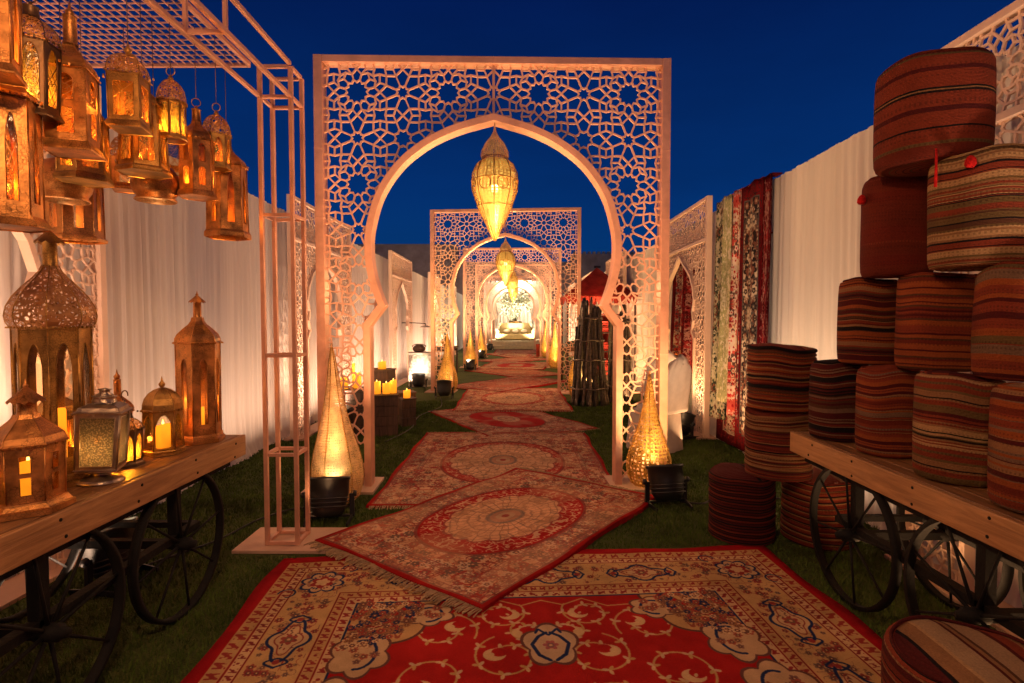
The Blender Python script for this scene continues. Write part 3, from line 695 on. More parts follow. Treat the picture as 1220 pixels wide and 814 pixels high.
# ------------------------------------------------------------------ rugs on the turf
def rug(label, cx, cy, W, H, rz, z, m, name='rug', thick=.013, fr=.07, seed=1, group='rugs laid along the walkway'):
    rs = random.Random(seed)
    nx, ny = int(W/.05), int(H/.05); b = MB(); vs = []; 
    ph = [rs.uniform(0, 6) for _ in range(6)]
    for j in range(ny+1):
        for i in range(nx+1):
            u, v = i/nx, j/ny; X, Y = (u-.5)*W, (v-.5)*H
            ez = min(u*W, (1-u)*W, v*H, (1-v)*H)
            zz = z+thick+.0022*math.sin(X*5+ph[0])*math.sin(Y*4+ph[1])+.0030*(math.sin(Y*11+ph[2])+.6*math.sin(X*13+ph[5]))*max(0, 1-ez/.35)+.002*math.sin((X+Y)*9+ph[3])*max(0, 1-ez/.6)
            ex = .013*math.sin(Y*6+ph[3]) if i in (0, nx) else 0; ey = .012*math.sin(X*7+ph[4]) if j in (0, ny) else 0
            vs.append((X+ex, Y+ey, zz))
    fs = []; uv = []
    for j in range(ny):
        for i in range(nx):
            a = j*(nx+1)+i; fs.append((a, a+1, a+nx+2, a+nx+1)); uv.append(((i/nx, j/ny), ((i+1)/nx, j/ny), ((i+1)/nx, (j+1)/ny), (i/nx, (j+1)/ny)))
    b.add(vs, fs, uv, smooth=True)
    ring = [i for i in range(nx+1)]+[j*(nx+1)+nx for j in range(1, ny+1)]+[ny*(nx+1)+i for i in range(nx-1, -1, -1)]+[j*(nx+1) for j in range(ny-1, 0, -1)]
    base = len(b.v)
    for k in ring: b.v.append((b.v[k][0], b.v[k][1], .001))
    for q in range(len(ring)):
        k = len(b.f); q2 = (q+1) % len(ring)
        b.f.append([base+q, base+q2, ring[q2], ring[q]])
        def U(i): return (min(.995, max(.005, (i % (nx+1))/nx)), min(.995, max(.005, (i//(nx+1))/ny)))
        b.uv[k] = (U(ring[q]), U(ring[q2]), U(ring[q2]), U(ring[q]))
    o = b.build(name, m, None, (cx, cy, 0), (0, 0, rz)); tag(o, label, 'rug', group)
    RUGS.append((cx, cy, W, H, rz))
    if fr:
        for sg in (-1, 1):
            f = MB(); n = int(W/.011)
            for k in range(n):
                X = (k/(n-1)-.5)*W*.985; dx = rs.uniform(-.018, .018); ln = fr*rs.uniform(.6, 1.1); Y = sg*H/2
                f.bar((X, Y-sg*.008, z+thick*.6), (X+dx*.5, Y+sg*ln*.5, z+thick*.5+.002), .006, .004)
                f.bar((X+dx*.5, Y+sg*ln*.48, z+thick*.5+.002), (X+dx, Y+sg*ln, max(.004, z+.003)), .007, .004)
            f.build('fringe', M['fringe'], o)
    return o
rug('large red rug with beige floral border and crescent vines, nearest in front', .237, 1.365, 3.1, 4.2, R(4.16), .002, M['rug_big'], fr=0, thick=.015, seed=2)
rug('faded cream rug with red oval laid slantwise over the large red rug', -.08, 4.04, 1.46, 2.24, R(-37), .024, M['rug_a'], thick=.013, fr=.085, seed=3)
rug('cream rug with thin red edge and wide oval lying between the pair of tear lamps', -.14, 5.74, 2.1, 2.86, 0, .008, M['rug_c'], seed=4)
rug('slanted rug with solid red centre and small cream medallion', -.15, 8.2, 1.6, 2.46, R(29), .003, M['rug_b'], seed=5, fr=.06)
rug('straight cream rug with pale oval just beyond the solid red medallion rug', -.06, 10.36, 1.98, 2.95, R(.5), .018, M['rug_c'], seed=6, fr=.06)
rug('rust pink rug slanting to the right in front of the second arch', -.13, 12.75, 1.6, 2.75, R(-37), .026, M['rug_d'], seed=7, fr=.05)
rug('rust pink rug slanting to the left just beyond the second arch', -.05, 15.7, 1.7, 2.7, R(38), .004, M['rug_d'], seed=8, fr=0)
rug('red medallion rug lying before the third arch', 0, 18.0, 2.1, 2.9, R(-8), .014, M['rug_b'], seed=9, fr=0)
rug('rust rug turned right between third and fourth arch', -.05, 20.7, 1.7, 2.7, R(-42), .006, M['rug_d'], seed=10, fr=0)
rug('pale red rug turned left under the fourth arch', 0, 23.4, 1.8, 2.8, R(24), .016, M['rug_a'], seed=11, fr=0)
rug('farthest red rug, before the sofa platform', .02, 26.4, 2.1, 3.0, 0, .004, M['rug_d'], seed=12, fr=0)

# ------------------------------------------------------------------ fretwork lattice
def tile_segments():
    """one repeat: a twelve-petal rosette, eight-petal rosettes halfway and in the middle, small squares between"""
    S = []
    def P(c, r, a): return (c[0]+r*math.cos(R(a)), c[1]+r*math.sin(R(a)))
    c = (0, 0)
    for k in range(12):
        a = 30*k; tip = .25 if k % 3 == 0 else .238
        for sg in (-1, 1):
            S.append((P(c, tip, a), P(c, .198, a+15*sg))); S.append((P(c, .135, a+15*sg), P(c, .108, a)))
        S.append((P(c, .198, a+15), P(c, .135, a+15)))
        if k % 3: S.append((P(c, tip, a), P(c, .25, 45+90*(k//3))))
    for k in range(8):
        a = 22.5+45*k; b = a-7.5 if k % 2 == 0 else a+7.5
        S.append((P(c, .198, b), P(c, .2706, a)))
    for c, s_, t_ in (((.5, .5), .104, .078), ((.5, 0), .078, .056), ((0, .5), .078, .056)):
        for k in range(8):
            a = 45*k
            for sg in (-1, 1):
                S.append((P(c, .25, a), P(c, .192, a+22.5*sg))); S.append((P(c, s_, a+22.5*sg), P(c, t_, a)))
            S.append((P(c, .192, a+22.5), P(c, s_, a+22.5))); S.append((P(c, .192, a+22.5), P(c, .2706, a+22.5)))
    for cx in (-.25, .25):
        for cy in (-.25, .25):
            c = (cx, cy)
            for k in range(4):
                for sg in (-1, 1): S.append((P(c, .1036, 45+90*k), P(c, .058, 45+90*k+45*sg)))
                S.append((P(c, .058, 90*k), P(c, .1464, 90*k)))
    return S
TILE = tile_segments()
def lattice(mb, x0, x1, z0, z1, cell, ox, oz, inside, w, t, rs, place=lambda x, z, d: (x, d, z)):
    i0, i1 = int((x0-ox)//cell)-1, int((x1-ox)//cell)+2; j0, j1 = int((z0-oz)//cell)-1, int((z1-oz)//cell)+2
    done = set()
    for i in range(i0, i1):
        for j in range(j0, j1):
            for (a, b) in TILE:
                p = (ox+(i+a[0])*cell, oz+(j+a[1])*cell); q = (ox+(i+b[0])*cell, oz+(j+b[1])*cell)
                if max(p[0], q[0]) < x0 or min(p[0], q[0]) > x1 or max(p[1], q[1]) < z0 or min(p[1], q[1]) > z1: continue
                key = tuple(sorted((tuple(round(v, 3) for v in p), tuple(round(v, 3) for v in q))))
                if key in done: continue
                done.add(key)
                n = 8; run = None
                for k in range(n+1):
                    ok = False
                    if k < n:
                        tt = (k+.5)/n; x, z = p[0]+(q[0]-p[0])*tt, p[1]+(q[1]-p[1])*tt
                        ok = x0 < x < x1 and z0 < z < z1 and inside(x, z)
                    if ok and run is None: run = k
                    if not ok and run is not None:
                        A = (p[0]+(q[0]-p[0])*run/n, p[1]+(q[1]-p[1])*run/n); B = (p[0]+(q[0]-p[0])*k/n, p[1]+(q[1]-p[1])*k/n)
                        L = math.hypot(B[0]-A[0], B[1]-A[1]); e = w*.42/L if L > 1e-4 else 0
                        A2 = (A[0]-(B[0]-A[0])*e, A[1]-(B[1]-A[1])*e); B2 = (B[0]+(B[0]-A[0])*e, B[1]+(B[1]-A[1])*e)
                        mb.bar((A2[0], 0, A2[1]), (B2[0], 0, B2[1]), w*rs.uniform(.95, 1.05), t+rs.uniform(-.0018, .0018), up=(0, 1, 0)); run = None

# ------------------------------------------------------------------ arch gates
ARCH = [(1.09, 0), (1.09, 1.45), (.953, 1.632), (1.004, 1.767), (1.049, 1.927), (1.070, 2.088), (1.067, 2.248), (1.036, 2.409), (.985, 2.569), (.895, 2.73), (.760, 2.89), (.560, 3.04), (.337, 3.147), (.15, 3.205), (0, 3.245)]
def smooth_arch(pr, i0, n=5):
    out = list(pr[:i0])
    q = pr[i0:]
    for i in range(len(q)-1):
        p0 = q[max(0, i-1)]; p1 = q[i]; p2 = q[i+1]; p3 = q[i+2] if i+2 < len(q) else (-q[i][0]*.9+2*q[i+1][0]*0, q[i][1])
        if i+2 >= len(q): p3 = (2*p2[0]-p1[0], 2*p2[1]-p1[1])
        for k in range(n):
            t = k/n; out.append(tuple(.5*((2*p1[j])+(p2[j]-p0[j])*t+(2*p0[j]-5*p1[j]+4*p2[j]-p3[j])*t*t+(3*p1[j]-p0[j]-3*p2[j]+p3[j])*t**3) for j in (0, 1)))
    out.append(q[-1]); return out
ARCH = smooth_arch(ARCH, 2)
def hw_at(z, prof):
    for (a, za), (b, zb) in zip(prof[:-1], prof[1:]):
        if za <= z <= zb: return a+(b-a)*(z-za)/(zb-za) if zb > za else a
    return -1
def band(mb, prof, w, dep, y0=0.0):
    """moulding that follows the opening: outline offset outwards by w, dep deep"""
    pts = [(-x, z) for x, z in prof]+[(x, z) for x, z in prof[::-1][1:]]
    n = len(pts); off = []
    for i in range(n):
        a = Vector(pts[max(0, i-1)]); b = Vector(pts[i]); c = Vector(pts[min(n-1, i+1)])
        d1 = (b-a).normalized() if i else (c-b).normalized(); d2 = (c-b).normalized() if i < n-1 else d1
        n1 = Vector((-d1.y, d1.x)); n2 = Vector((-d2.y, d2.x)); m = (n1+n2).normalized()
        k = w/max(.45, m.dot(n1)); off.append((b.x+m.x*k, b.y+m.y*k))
    vs = []
    for i in range(n):
        for (x, z) in (pts[i], off[i]):
            vs += [(x, y0-dep/2, z), (x, y0+dep/2, z)]
    fs = []
    for i in range(n-1):
        a, b = i*4, (i+1)*4
        fs += [(a, a+2, b+2, b), (a+1, b+1, b+3, a+3), (a, b, b+1, a+1), (a+2, a+3, b+3, b+2)]
    fs += [(0, 1, 3, 2), ((n-1)*4, (n-1)*4+2, (n-1)*4+3, (n-1)*4+1)]
    mb.add(vs, fs)
HW, GH = 1.56, 3.80
def make_gate(loc, rz, label):
    root = thing('arch_gate', label, 'arch', loc, rz, 'fretwork arches over the walkway')
    rs = random.Random(5)
    f = MB(); W = .075; D = .13
    f.box(-HW+W/2, 0, GH/2, W, D, GH); f.box(HW-W/2, 0, GH/2, W, D, GH)
    f.box(0, 0, GH-.03, 2*HW-2*W-.004, D-.006, .06)
    for z in (1.2, 2.4, 3.0): 
        for s in (-1, 1): f.box(s*(HW-W/2), 0, z, W+.004, D+.004, .006)
    for x in (-.9, -.45, 0, .9): f.box(x, 0, GH-.03, .006, D+.002, .064)
    f.build('outer_frame', M['rose'], root, bevel=.004)
    b = MB(); band(b, ARCH, .062, .15); b.build('arch_band', M['rose'], root, bevel=.004)
    l = MB()
    off = [(x+.03, z) for x, z in ARCH]; off[-1] = (.0, 3.30)
    def inside(x, z):
        h = hw_at(z, off)
        return abs(x) > h
    lattice(l, -HW+W-.01, HW-W+.01, .02, GH-.05, .80, .40, 3.506, inside, .0140, .015, rs)
    l.build('lattice_panel', M['rose_lat'], root)
    s = MB(); s.box(0, 0, 3.525, .022, .05, .43); s.build('seam_bar', M['rose'], root)
    for sg in (-1, 1):
        p = MB(); p.box(sg*(HW-.21), 0, .012, .62, .46, .024); p.build('base_plate', M['plinth'], root, bevel=.003)
    return root
gate = make_gate((-.20, 4.90, 0), R(1.8), 'nearest and largest rose gold fretwork arch over the rugs')
refresh_kids()
for (x, y, rz, lb) in [(-.23, 11.35, R(-4), 'second fretwork arch along the walkway, seen through the nearest arch'), (-.13, 17.4, 0, 'third fretwork arch, glowing gold beyond the second'), (-.12, 22.4, 0, 'fourth fretwork arch, nested inside the third'), (-.15, 28.3, 0, 'farthest fretwork arch in front of the platform')]:
    c = copy_tree(gate); c.location = (x, y, 0); c.rotation_euler = (0, 0, rz); c['label'] = lb

# ------------------------------------------------------------------ hanging filigree pendants in the arches
def make_pendant(loc, label):
    root = thing('pendant_lantern', label, 'pendant lantern', loc, 0, 'filigree lanterns hung from the arches')
    prof = [(.004, 0), (.03, .05), (.085, .16), (.145, .29), (.185, .41), (.202, .51), (.196, .59), (.160, .67), (.108, .715)]
    def lobe(r, z, t): return r*(1+.018*math.cos(8*t)), z
    b = MB(); b.lathe(prof, 16, fn=None, smooth=False); b.build('filigree_body', M['mesh_gold'], root)
    li = MB(); li.lathe([(r*.90, .02+z*.96) for r, z in prof], 32); li.build('frosted_liner', M['liner'], root)
    t = MB(); t.lathe([(.108, .716), (.126, .735), (.122, .78), (.088, .85), (.045, .90), (.014, .955), (.006, 1.0)], 16, smooth=False); t.build('crown', M['mesh_gold'], root)
    rb = MB()
    for k in range(8):
        a = 2*PI*k/8; rb.tube([((r+.003)*math.cos(a), (r+.003)*math.sin(a), z) for r, z in prof], .0048, 5)
    for r, z in ((.203, .52), (.152, .30), (.112, .722)): rb.tube([((r+.004)*math.cos(t*PI/24), (r+.004)*math.sin(t*PI/24), z) for t in range(48)], .0045, 5, closed=True)
    for k in range(8):      # round bosses between the ribs
        a = 2*PI*(k+.5)/8; c = Vector((.197*math.cos(a), .197*math.sin(a), .47)); tg = Vector((-math.sin(a), math.cos(a), 0))
        rb.tube([c+tg*(.052*math.cos(q*PI/9))+Vector((0, 0, .055*math.sin(q*PI/9))) for q in range(18)], .0045, 4, closed=True)
    rb.build('ribs', M['copper2'], root)
    h = MB(); h.tube([(0, 0, .995), (0, 0, 1.04)], .004, 6); h.tube([(0, .012*math.cos(q*PI/6), 1.012+.012*math.sin(q*PI/6)) for q in range(12)], .0025, 4, closed=True); h.build('hook', M['bronze'], root)
    u = MB(); u.lathe([(.001, -.035), (.028, -.025), (.036, 0), (.028, .025), (.001, .035)], 12); u.build('bulb', M['bulb'], root, (0, 0, .46))
    return root
pz = [2.225, 2.225, 2.225, 2.225]
pen = make_pendant((-.19, 4.88, 2.21), 'large yellow filigree lantern hanging from the nearest arch')
refresh_kids()
for (x, y, lb) in [(-.22, 11.33, 'filigree lantern hanging from the second arch'), (-.13, 17.38, 'filigree lantern hanging from the third arch'), (-.12, 22.38, 'small looking filigree lantern hanging from the fourth arch')]:
    c = copy_tree(pen); c.location = (x, y, 2.21); c['label'] = lb
for x, y in ((-.19, 4.88), (-.22, 11.33), (-.13, 17.38), (-.12, 22.38)):
    lamp('POINT', (x, y, 2.62), PEND, GOLD, .05)

# ------------------------------------------------------------------ draped walls
def drape(name, label, X, y0, y1, H, m, side, seed):
    rs = random.Random(seed); b = MB(); dy = .014; n = int((y1-y0)/dy); rows = [0, .03, .12, .5, 1.2, 2.0, 2.6, H-.03, H]
    ph = [rs.uniform(0, 6.28) for _ in range(8)]; vs = []
    y = y0; acc = 0
    xs = []
    for i in range(n+1):
        y = y0+i*dy
        k = .55*math.sin(y*2*PI/.105+1.6*math.sin(y*1.7+ph[0])+ph[1])+.45*math.sin(y*2*PI/.23+2.0*math.sin(y*.9+ph[2]))+.5*math.sin(y*2*PI/.062+ph[3])*(.5+.5*math.sin(y*1.1+ph[4]))
        k = math.copysign(abs(k)**.7, k)*(.55+.6*vnoise(np.array([y]), np.array([0.0]), 1.3, seed+5)[0])
        if abs((y*.66) % 1-.5) < .006: k -= 1.2
        xs.append((y, k))
    for z in rows:
        for (y, k) in xs:
            amp = .018*(.55 if z > 2.8 else 1)*(1+.3*math.sin(z*1.3+y*2+ph[5]))
            fl = -.09*max(0, 1-z/.25)**2*(.7+.3*math.sin(y*5+ph[6])) if z < .25 else 0
            vs.append((X-side*(k*amp)+side*fl, y+.012*math.sin(z*2+y*3+ph[7]), max(.004, z+(.012*math.sin(y*9+ph[2]) if 0 < z < .05 else 0)-(.006*abs(math.sin(y*PI/1.5))+.003*math.sin(y*23) if z > 2.8 else 0))))
    fs = []
    m1 = len(xs)
    for j in range(len(rows)-1):
        for i in range(m1-1):
            a = j*m1+i; fs.append((a, a+1, a+m1+1, a+m1))
    b.add(vs, fs, smooth=True)
    o = b.build(name, m); tag(o, label, 'drape wall')
    # the batten the cloth hangs from
    t = MB(); t.box(X+side*.06, (y0+y1)/2, H-.07, .04, y1-y0, .05); t.build('top_batten', M['darkwood'], o)
    return o
drape('drape_wall', 'long pleated pinkish white fabric wall running behind the lanterns on the left', -3.0, -.6, 30.5, 2.93, M['drape_l'], -1, 1)
drape('drape_wall', 'long pleated ivory fabric wall running behind the drum poufs on the right', 2.62, -.6, 30.5, 2.94, M['drape_r'], 1, 2)

# ------------------------------------------------------------------ lattice screens standing against the drapes
SCR = [(.70, 0), (.70, 1.25), (.60, 1.36), (.66, 1.50), (.62, 1.62), (.68, 1.78), (.62, 1.95), (.50, 2.1), (.34, 2.2), (.20, 2.28), (.0, 2.42)]
def make_screen(loc, rz, label):
    root = thing('lattice_screen', label, 'lattice screen', loc, rz, 'lattice screens along the fabric walls')
    rs = random.Random(8); h, w, H = 1.2, .05, 3.05
    f = MB(); D = .07
    f.box(-h+w/2, 0, H/2, w, D, H); f.box(h-w/2, 0, H/2, w, D, H); f.box(0, 0, H-.022, 2*h-2*w-.004, D-.004, .044); f.box(0, 0, 2.52, 2*h-2*w-.004, D-.004, .04)
    f.build('frame', M['cream_lat'], root, bevel=.003)
    b = MB(); band(b, SCR, .035, .06); b.build('arch_band', M['cream_lat'], root)
    l = MB(); off = [(x+.015, z) for x, z in SCR]; off[-1] = (0, 2.45)
    lattice(l, -h+w-.01, h-w+.01, .02, H-.03, .62, .0, 2.78, lambda x, z: abs(x) > hw_at(z, off), .0125, .013, rs)
    l.build('lattice_panel', M['cream_lat'], root)
    p = MB(); p.box(0, .0, .012, 2.4, .24, .024); p.build('base_plate', M['plinth'], root, bevel=.003)
    return root
scr = make_screen((-2.78, 2.45, 0), R(90), 'left lattice screen directly behind the big dome lantern')
refresh_kids()
for (x, y, s, lb) in [(-2.78, 7.92, 1, 'left lattice screen seen behind the copper truss post'), (-2.78, 13.25, 1, 'left lattice screen beside the white fretwork drum'), (-2.78, 18.6, 1, 'left lattice screen level with the third arch'), (-2.78, 23.9, 1, 'farthest left lattice screen'),
                      (2.45, 2.22, -1, 'right lattice screen half hidden behind the drum poufs on the cart'), (2.40, 8.04, -1, 'right lattice screen with dark red carpets in its opening'), (2.40, 13.3, -1, 'right lattice screen behind the red canopy stall'), (2.40, 18.6, -1, 'right lattice screen level with the third arch'), (2.40, 23.9, -1, 'farthest right lattice screen')]:
    c = copy_tree(scr); c.location = (x, y, 0); c.rotation_euler = (0, 0, R(90)*s); c['label'] = lb

# ------------------------------------------------------------------ tear-drop floor lamps and the cans that light them
def make_tear(loc, H, r, label, lean=0.0, mat_=None, name='tear_lamp'):
    root = thing(name, label, 'floor lamp', loc, 0, 'tear-drop lamps beside the arches')
    pr = [(.62, 0), (.80, .03), (.94, .09), (1.0, .16), (.97, .24), (.86, .33), (.68, .43), (.50, .54), (.35, .66), (.23, .78), (.13, .9), (.06, .97), (.02, 1.0)]
    b = MB(); fn = lambda rr, z, t: (rr*(1+.012*math.cos(6*t)), z)
    lamp('POINT', Vector(loc)+Vector((0, 0, H*.22)), TEAR*(.5 if mat_ else 1), GOLD, .05); b.lathe([(a*r, z*H) for a, z in pr], 36, fn=fn, cap0=True); b.build('pierced_body', mat_ or M['tear'], root)
    s = MB()
    for k in range(6):
        a = 2*PI*k/6+.35; s.tube([((q*r+.002)*math.cos(a), (q*r+.002)*math.sin(a), z*H) for q, z in pr], .004, 5)
    s.tube([(.80*r*math.cos(q*PI/14), .80*r*math.sin(q*PI/14), .03*H) for q in range(28)], .006, 5, closed=True)
    s.build('seams', M['copper2'], root)
    k = MB(); k.tube([(0, .018*math.cos(q*PI/6), H+.012+.018*math.sin(q*PI/6)) for q in range(12)], .003, 5, closed=True); k.build('top_ring', M['copper2'], root)
    root.rotation_euler = (0, lean, 0)
    return root
def make_can(loc, rz, label, glow='lamp', tilt=R(58), name='par_can'):
    root = thing(name, label, 'par can light', loc, rz, 'black par cans on the turf')
    # the can looks along +y, tipped up
    c = MB(); c.lathe([(.06, -.16), (.10, -.15), (.125, -.10), (.135, -.02), (.14, .0), (.14, .10), (.15, .105), (.15, .125), (.142, .125)], 28, cap0=True)
    for z in (-.09, -.06, -.03): c.lathe([(.128, z-.006), (.142, z-.004), (.142, z+.004), (.130, z+.006)], 28)
    rot = (-tilt, 0, 0)
    body = c.build('housing', M['black'], root, (0, 0, .20), rot)
    l = MB(); l.lathe([(.001, .085), (.07, .088), (.136, .092)], 24); l.build('lens', M[glow], body)
    y = MB()
    for s in (-1, 1):
        y.bar((s*.165, 0, .20), (s*.165, .0, .03), .02, .035); y.bar((s*.165, 0, .03), (s*.15, -.15, .012), .012, .03); y.bar((s*.165, 0, .03), (s*.15, .15, .012), .012, .03)
    y.bar((-.17, 0, .035), (.17, 0, .035), .03, .012)
    y.build('yoke', M['black'], root)
    kn = MB()
    for s in (-1, 1): kn.lathe([(.001, -.014), (.022, -.014), (.022, .014), (.001, .014)], 10, (0, 0, 0))
    for s in (-1, 1):
        k2 = MB(); k2.lathe([(.001, 0), (.024, 0), (.022, .022), (.001, .024)], 10); k2.build('knob', M['black'], root, (s*.176, 0, .20), (0, s*PI/2, 0))
    return root
TEARS = [(-1.45, 4.40, 1.26, .205, 'left tall woven gold tear lamp at the foot of the nearest arch', R(-2)), (1.19, 4.86, 1.0, .20, 'right short yellow tear lamp at the foot of the nearest arch', 0)]
def tlab(i, s): return ['', 'tear lamp at the %s foot of the second arch', 'tear lamp at the %s foot of the third arch', 'tear lamp at the %s foot of the fourth arch'][i] % s
for i, Y in ((1, 11.25), (2, 16.9), (3, 22.0)):
    TEARS.append((-1.42, Y, 1.2, .21, 'golden ' + tlab(i, 'left'), 0)); TEARS.append((1.2, Y-(.8 if i == 1 else 0), 1.5, .2, 'golden ' + tlab(i, 'right'), 0))
for (x, y, H, r, lb, le) in TEARS: make_tear((x, y, .026), H, r, lb, le, M['tearw'] if H == 1.26 else None)
can0 = make_can((-1.40, 4.03, 0), R(8), 'par can pointed up at the left tear lamp of the nearest arch', tilt=R(17))
refresh_kids()
CANS = [(1.22, 4.40, R(12), 'par can pointed up at the right tear lamp of the nearest arch'), (-1.40, 10.55, R(5), 'par can in front of the golden left lamp of the second arch'), (-2.15, 11.95, R(10), 'par can lighting the white fretwork drum'),
        (-1.37, 16.2, 0, 'par can before the left lamp of the third arch'), (-1.35, 21.2, 0, 'par can before the left lamp of the fourth arch'), (2.13, 6.98, R(-60), 'par can glowing upwards by the green pedestal'),
        (-2.25, 6.9, R(80), 'par can glowing up the fabric behind the copper truss post'), (-2.3, 3.05, R(85), 'bright par can on the turf under the lantern cart'), (1.2, 27.0, 0, 'black par can by the right end of the sofa platform'), (-1.3, 27.0, 0, 'black par can by the left end of the sofa platform')]
for (x, y, rz, lb) in CANS:
    c = copy_tree(can0); c.location = (x, y, 0); c.rotation_euler = (0, 0, rz); c['label'] = lb
# ------------------------------------------------------------------ lanterns
ROOF = {
 'ogee': [(1.10, 0), (1.12, .04), (1.03, .09), (1.02, .2), (.92, .36), (.66, .56), (.42, .72), (.30, .86), (.26, 1)],
 'onion': [(1.0, -.02), (1.05, .02), (1.14, .10), (1.17, .20), (1.12, .34), (.96, .50), (.72, .66), (.46, .80), (.28, .92), (.22, 1)],
 'dome': [(1.12, 0), (1.14, .05), (1.04, .10), (1.02, .30), (.92, .55), (.72, .76), (.45, .91), (.2, .98), (.05, 1)],
 'cone': [(1.08, 0), (1.10, .06), (1.04, .12), (.98, .30), (.66, .62), (.40, .86), (.34, 1)],
 'low': [(1.1, 0), (1.12, .12), (.98, .2), (.9, .5), (.6, .75), (.4, .8), (.38, 1)],
}
def lantern(label, loc, n, rb, rt, Hb, roof, Hr, neck=(.3, .05), cap='parasol', base=(1.25, .03), win=((.55, .15, .7, .88),), metal='copper', roofm=None, pane='amber', rz=0.0, hang=None, power=2.0, fret=False, group=None, tilt=(0, 0), glowcol=AMB, skirt=None, feet=False, open_base=False):
    if skirt and n == 4: rb, rt = rb*.80, rt*.80
    if skirt: base = (1+(base[0]-1)*.62, base[1]*.8); rb, rt = rb*.94, rt*.94
    root = thing('lantern', label, 'lantern', loc, 0, group)
    root.rotation_euler = (tilt[0], tilt[1], rz)
    tn = math.tan(PI/n); rm = M[roofm or metal]; mm = M[metal]
    hb = base[1]; ph = PI/n
    bs = MB()
    if skirt:        # hanging lanterns: flared apron below the body
        bs.lathe([(rb*base[0], 0), (rb*base[0]*1.02, .006), (rb*1.12, hb*.7), (rb*1.06, hb)], n, phase=ph, smooth=False, apo=True)
        if not open_base: bs.lathe([(.001, .004), (rb*base[0]*.98, .004)], n, phase=ph, smooth=False, apo=True)
    else:
        bs.lathe([(rb*base[0], 0), (rb*base[0], hb*.45), (rb*base[0]*.93, hb*.55), (rb*1.1, hb*.85), (rb*1.08, hb)], n, phase=ph, smooth=False, apo=True, cap0=True, cap1=True)
    if feet:
        for k in range(n):
            a = ph+2*PI*k/n; bs.lathe([(.001, -.02), (.008, -.015), (.010, 0)], 8, (rb*1.2*math.cos(a), rb*1.2*math.sin(a), 0))
    bs.build('base', mm, root)
    def pt(k, u, v, dr=0.0):
        a = 2*PI*k/n; r = rb+(rt-rb)*v+dr; hf = (rb+(rt-rb)*v)*tn
        return (r*math.cos(a)-u*hf*math.sin(a), r*math.sin(a)+u*hf*math.cos(a), hb+v*Hb)
    bd = MB(); orn = MB()
    ws = sorted(win, key=lambda w: w[1]); segs = []
    for i, w in enumerate(ws):
        v0 = 0 if i == 0 else (ws[i-1][3]+w[1])/2; v1 = 1 if i == len(ws)-1 else (w[3]+ws[i+1][1])/2
        segs.append((v0, v1, w))
    for k in range(n):
        for v0, v1, (a, b, c, d) in segs:
            P = lambda u, v: pt(k, u, v)
            bd.add([P(-1, v0), P(1, v0), P(1, b), P(-1, b)], [(0, 1, 2, 3)])
            for s in (-1, 1):
                q = [P(s*a, b), P(s, b), P(s, c), P(s*a, c)]; bd.add(q if s > 0 else q[::-1], [(0, 1, 2, 3)])
            m = 9 if d > c+.001 else 2
            arc = []
            for i in range(m):
                t = i/(m-1); u = -a+2*a*t
                v = c+(d-c)*(math.sin(PI*t)**.75 if m > 2 else 0); arc.append((u, v))
            q = [P(-1, c)]+[P(u, v) for u, v in arc]+[P(1, c)]+[P(1, v1)]+[P(u, v1) for u, v in arc[::-1]]+[P(-1, v1)]
            L = len(arc); tot = len(q)
            fs = [(0, 1, tot-2, tot-1)]
            for i in range(L-1): fs.append((1+i, 2+i, tot-3-i, tot-2-i))
            fs.append((L, L+1, L+2, L+3))
            bd.add(q, fs)
            ol = [pt(k, -a, b, .001), pt(k, a, b, .001)]+[pt(k, u, v, .001) for u, v in arc[::-1]]
            orn.tube(ol, max(.0016, rb*.018), 4, closed=True)
            if fret:
                w = max(.0018, rb*.022)
                for (u0, w0, u1, w1) in ((-1, 0, 1, .5), (1, 0, -1, .5), (-1, .5, 1, 1), (1, .5, -1, 1), (0, 0, -1, .25), (0, 0, 1, .25), (-1, .75, 0, .5), (1, .75, 0, .5)):
                    orn.bar(pt(k, u0*a, b+(c-b)*w0, -.001), pt(k, u1*a, b+(c-b)*w1, -.001), w, w)
                cen = (b+c)/2
                for rr in (.7, .35):
                    orn.tube([pt(k, a*rr*math.cos(q*PI/8), cen+a*rr*rb*tn/Hb*math.sin(q*PI/8), 0) for q in range(16)], w*.5, 4, closed=True)
        # corner beads
        orn.tube([pt(k, 1, 0, .001), pt(k, 1, .5, .001), pt(k, 1, 1, .001)], max(.0025, rb*.032), 6)
        for vv in (.0, 1.0): orn.bar(pt(k, -1, vv, .001), pt(k, 1, vv, .001), max(.004, rb*.05), max(.004, rb*.05))
    bd.build('body', mm, root, solid=.0025); orn.build('moulding', mm, root)
    for (a, b, c, d) in ws:
        pm = MB(); pm.add([pt(0, -a*1.04, b-.005, -.005), pt(0, a*1.04, b-.005, -.005), pt(0, a*1.04, d+.005, -.005), pt(0, -a*1.04, d+.005, -.005)], [(0, 1, 2, 3)])
        p0 = pm.build('window_pane', M[pane], root)
        for k in range(1, n): inst(p0, root, rot=(0, 0, 2*PI*k/n))
    zr = hb+Hb
    rf = MB(); prof = [(r*rt, zr+z*Hr) for r, z in ROOF[roof]]
    rf.lathe(prof, n, phase=ph, smooth=False, apo=True)
    rfo = rf.build('roof', rm, root)
    rs2 = MB()
    for k in range(n):
        a = ph+2*PI*k/n; rs2.tube([(r/math.cos(ph)*math.cos(a), r/math.cos(ph)*math.sin(a), z) for r, z in prof], max(.002, rb*.02), 5)
    nb = max(24, n*6)
    for q in range(nb):      # beaded edge under the roof
        a = 2*PI*q/nb; kk = math.cos(PI/n)/math.cos(((a) % (2*PI/n))-PI/n) if n < 20 else 1
        rr = rt*1.13/math.cos(ph)*kk; rs2.box(rr*math.cos(a), rr*math.sin(a), zr+.004, .006, .006, .008, a)
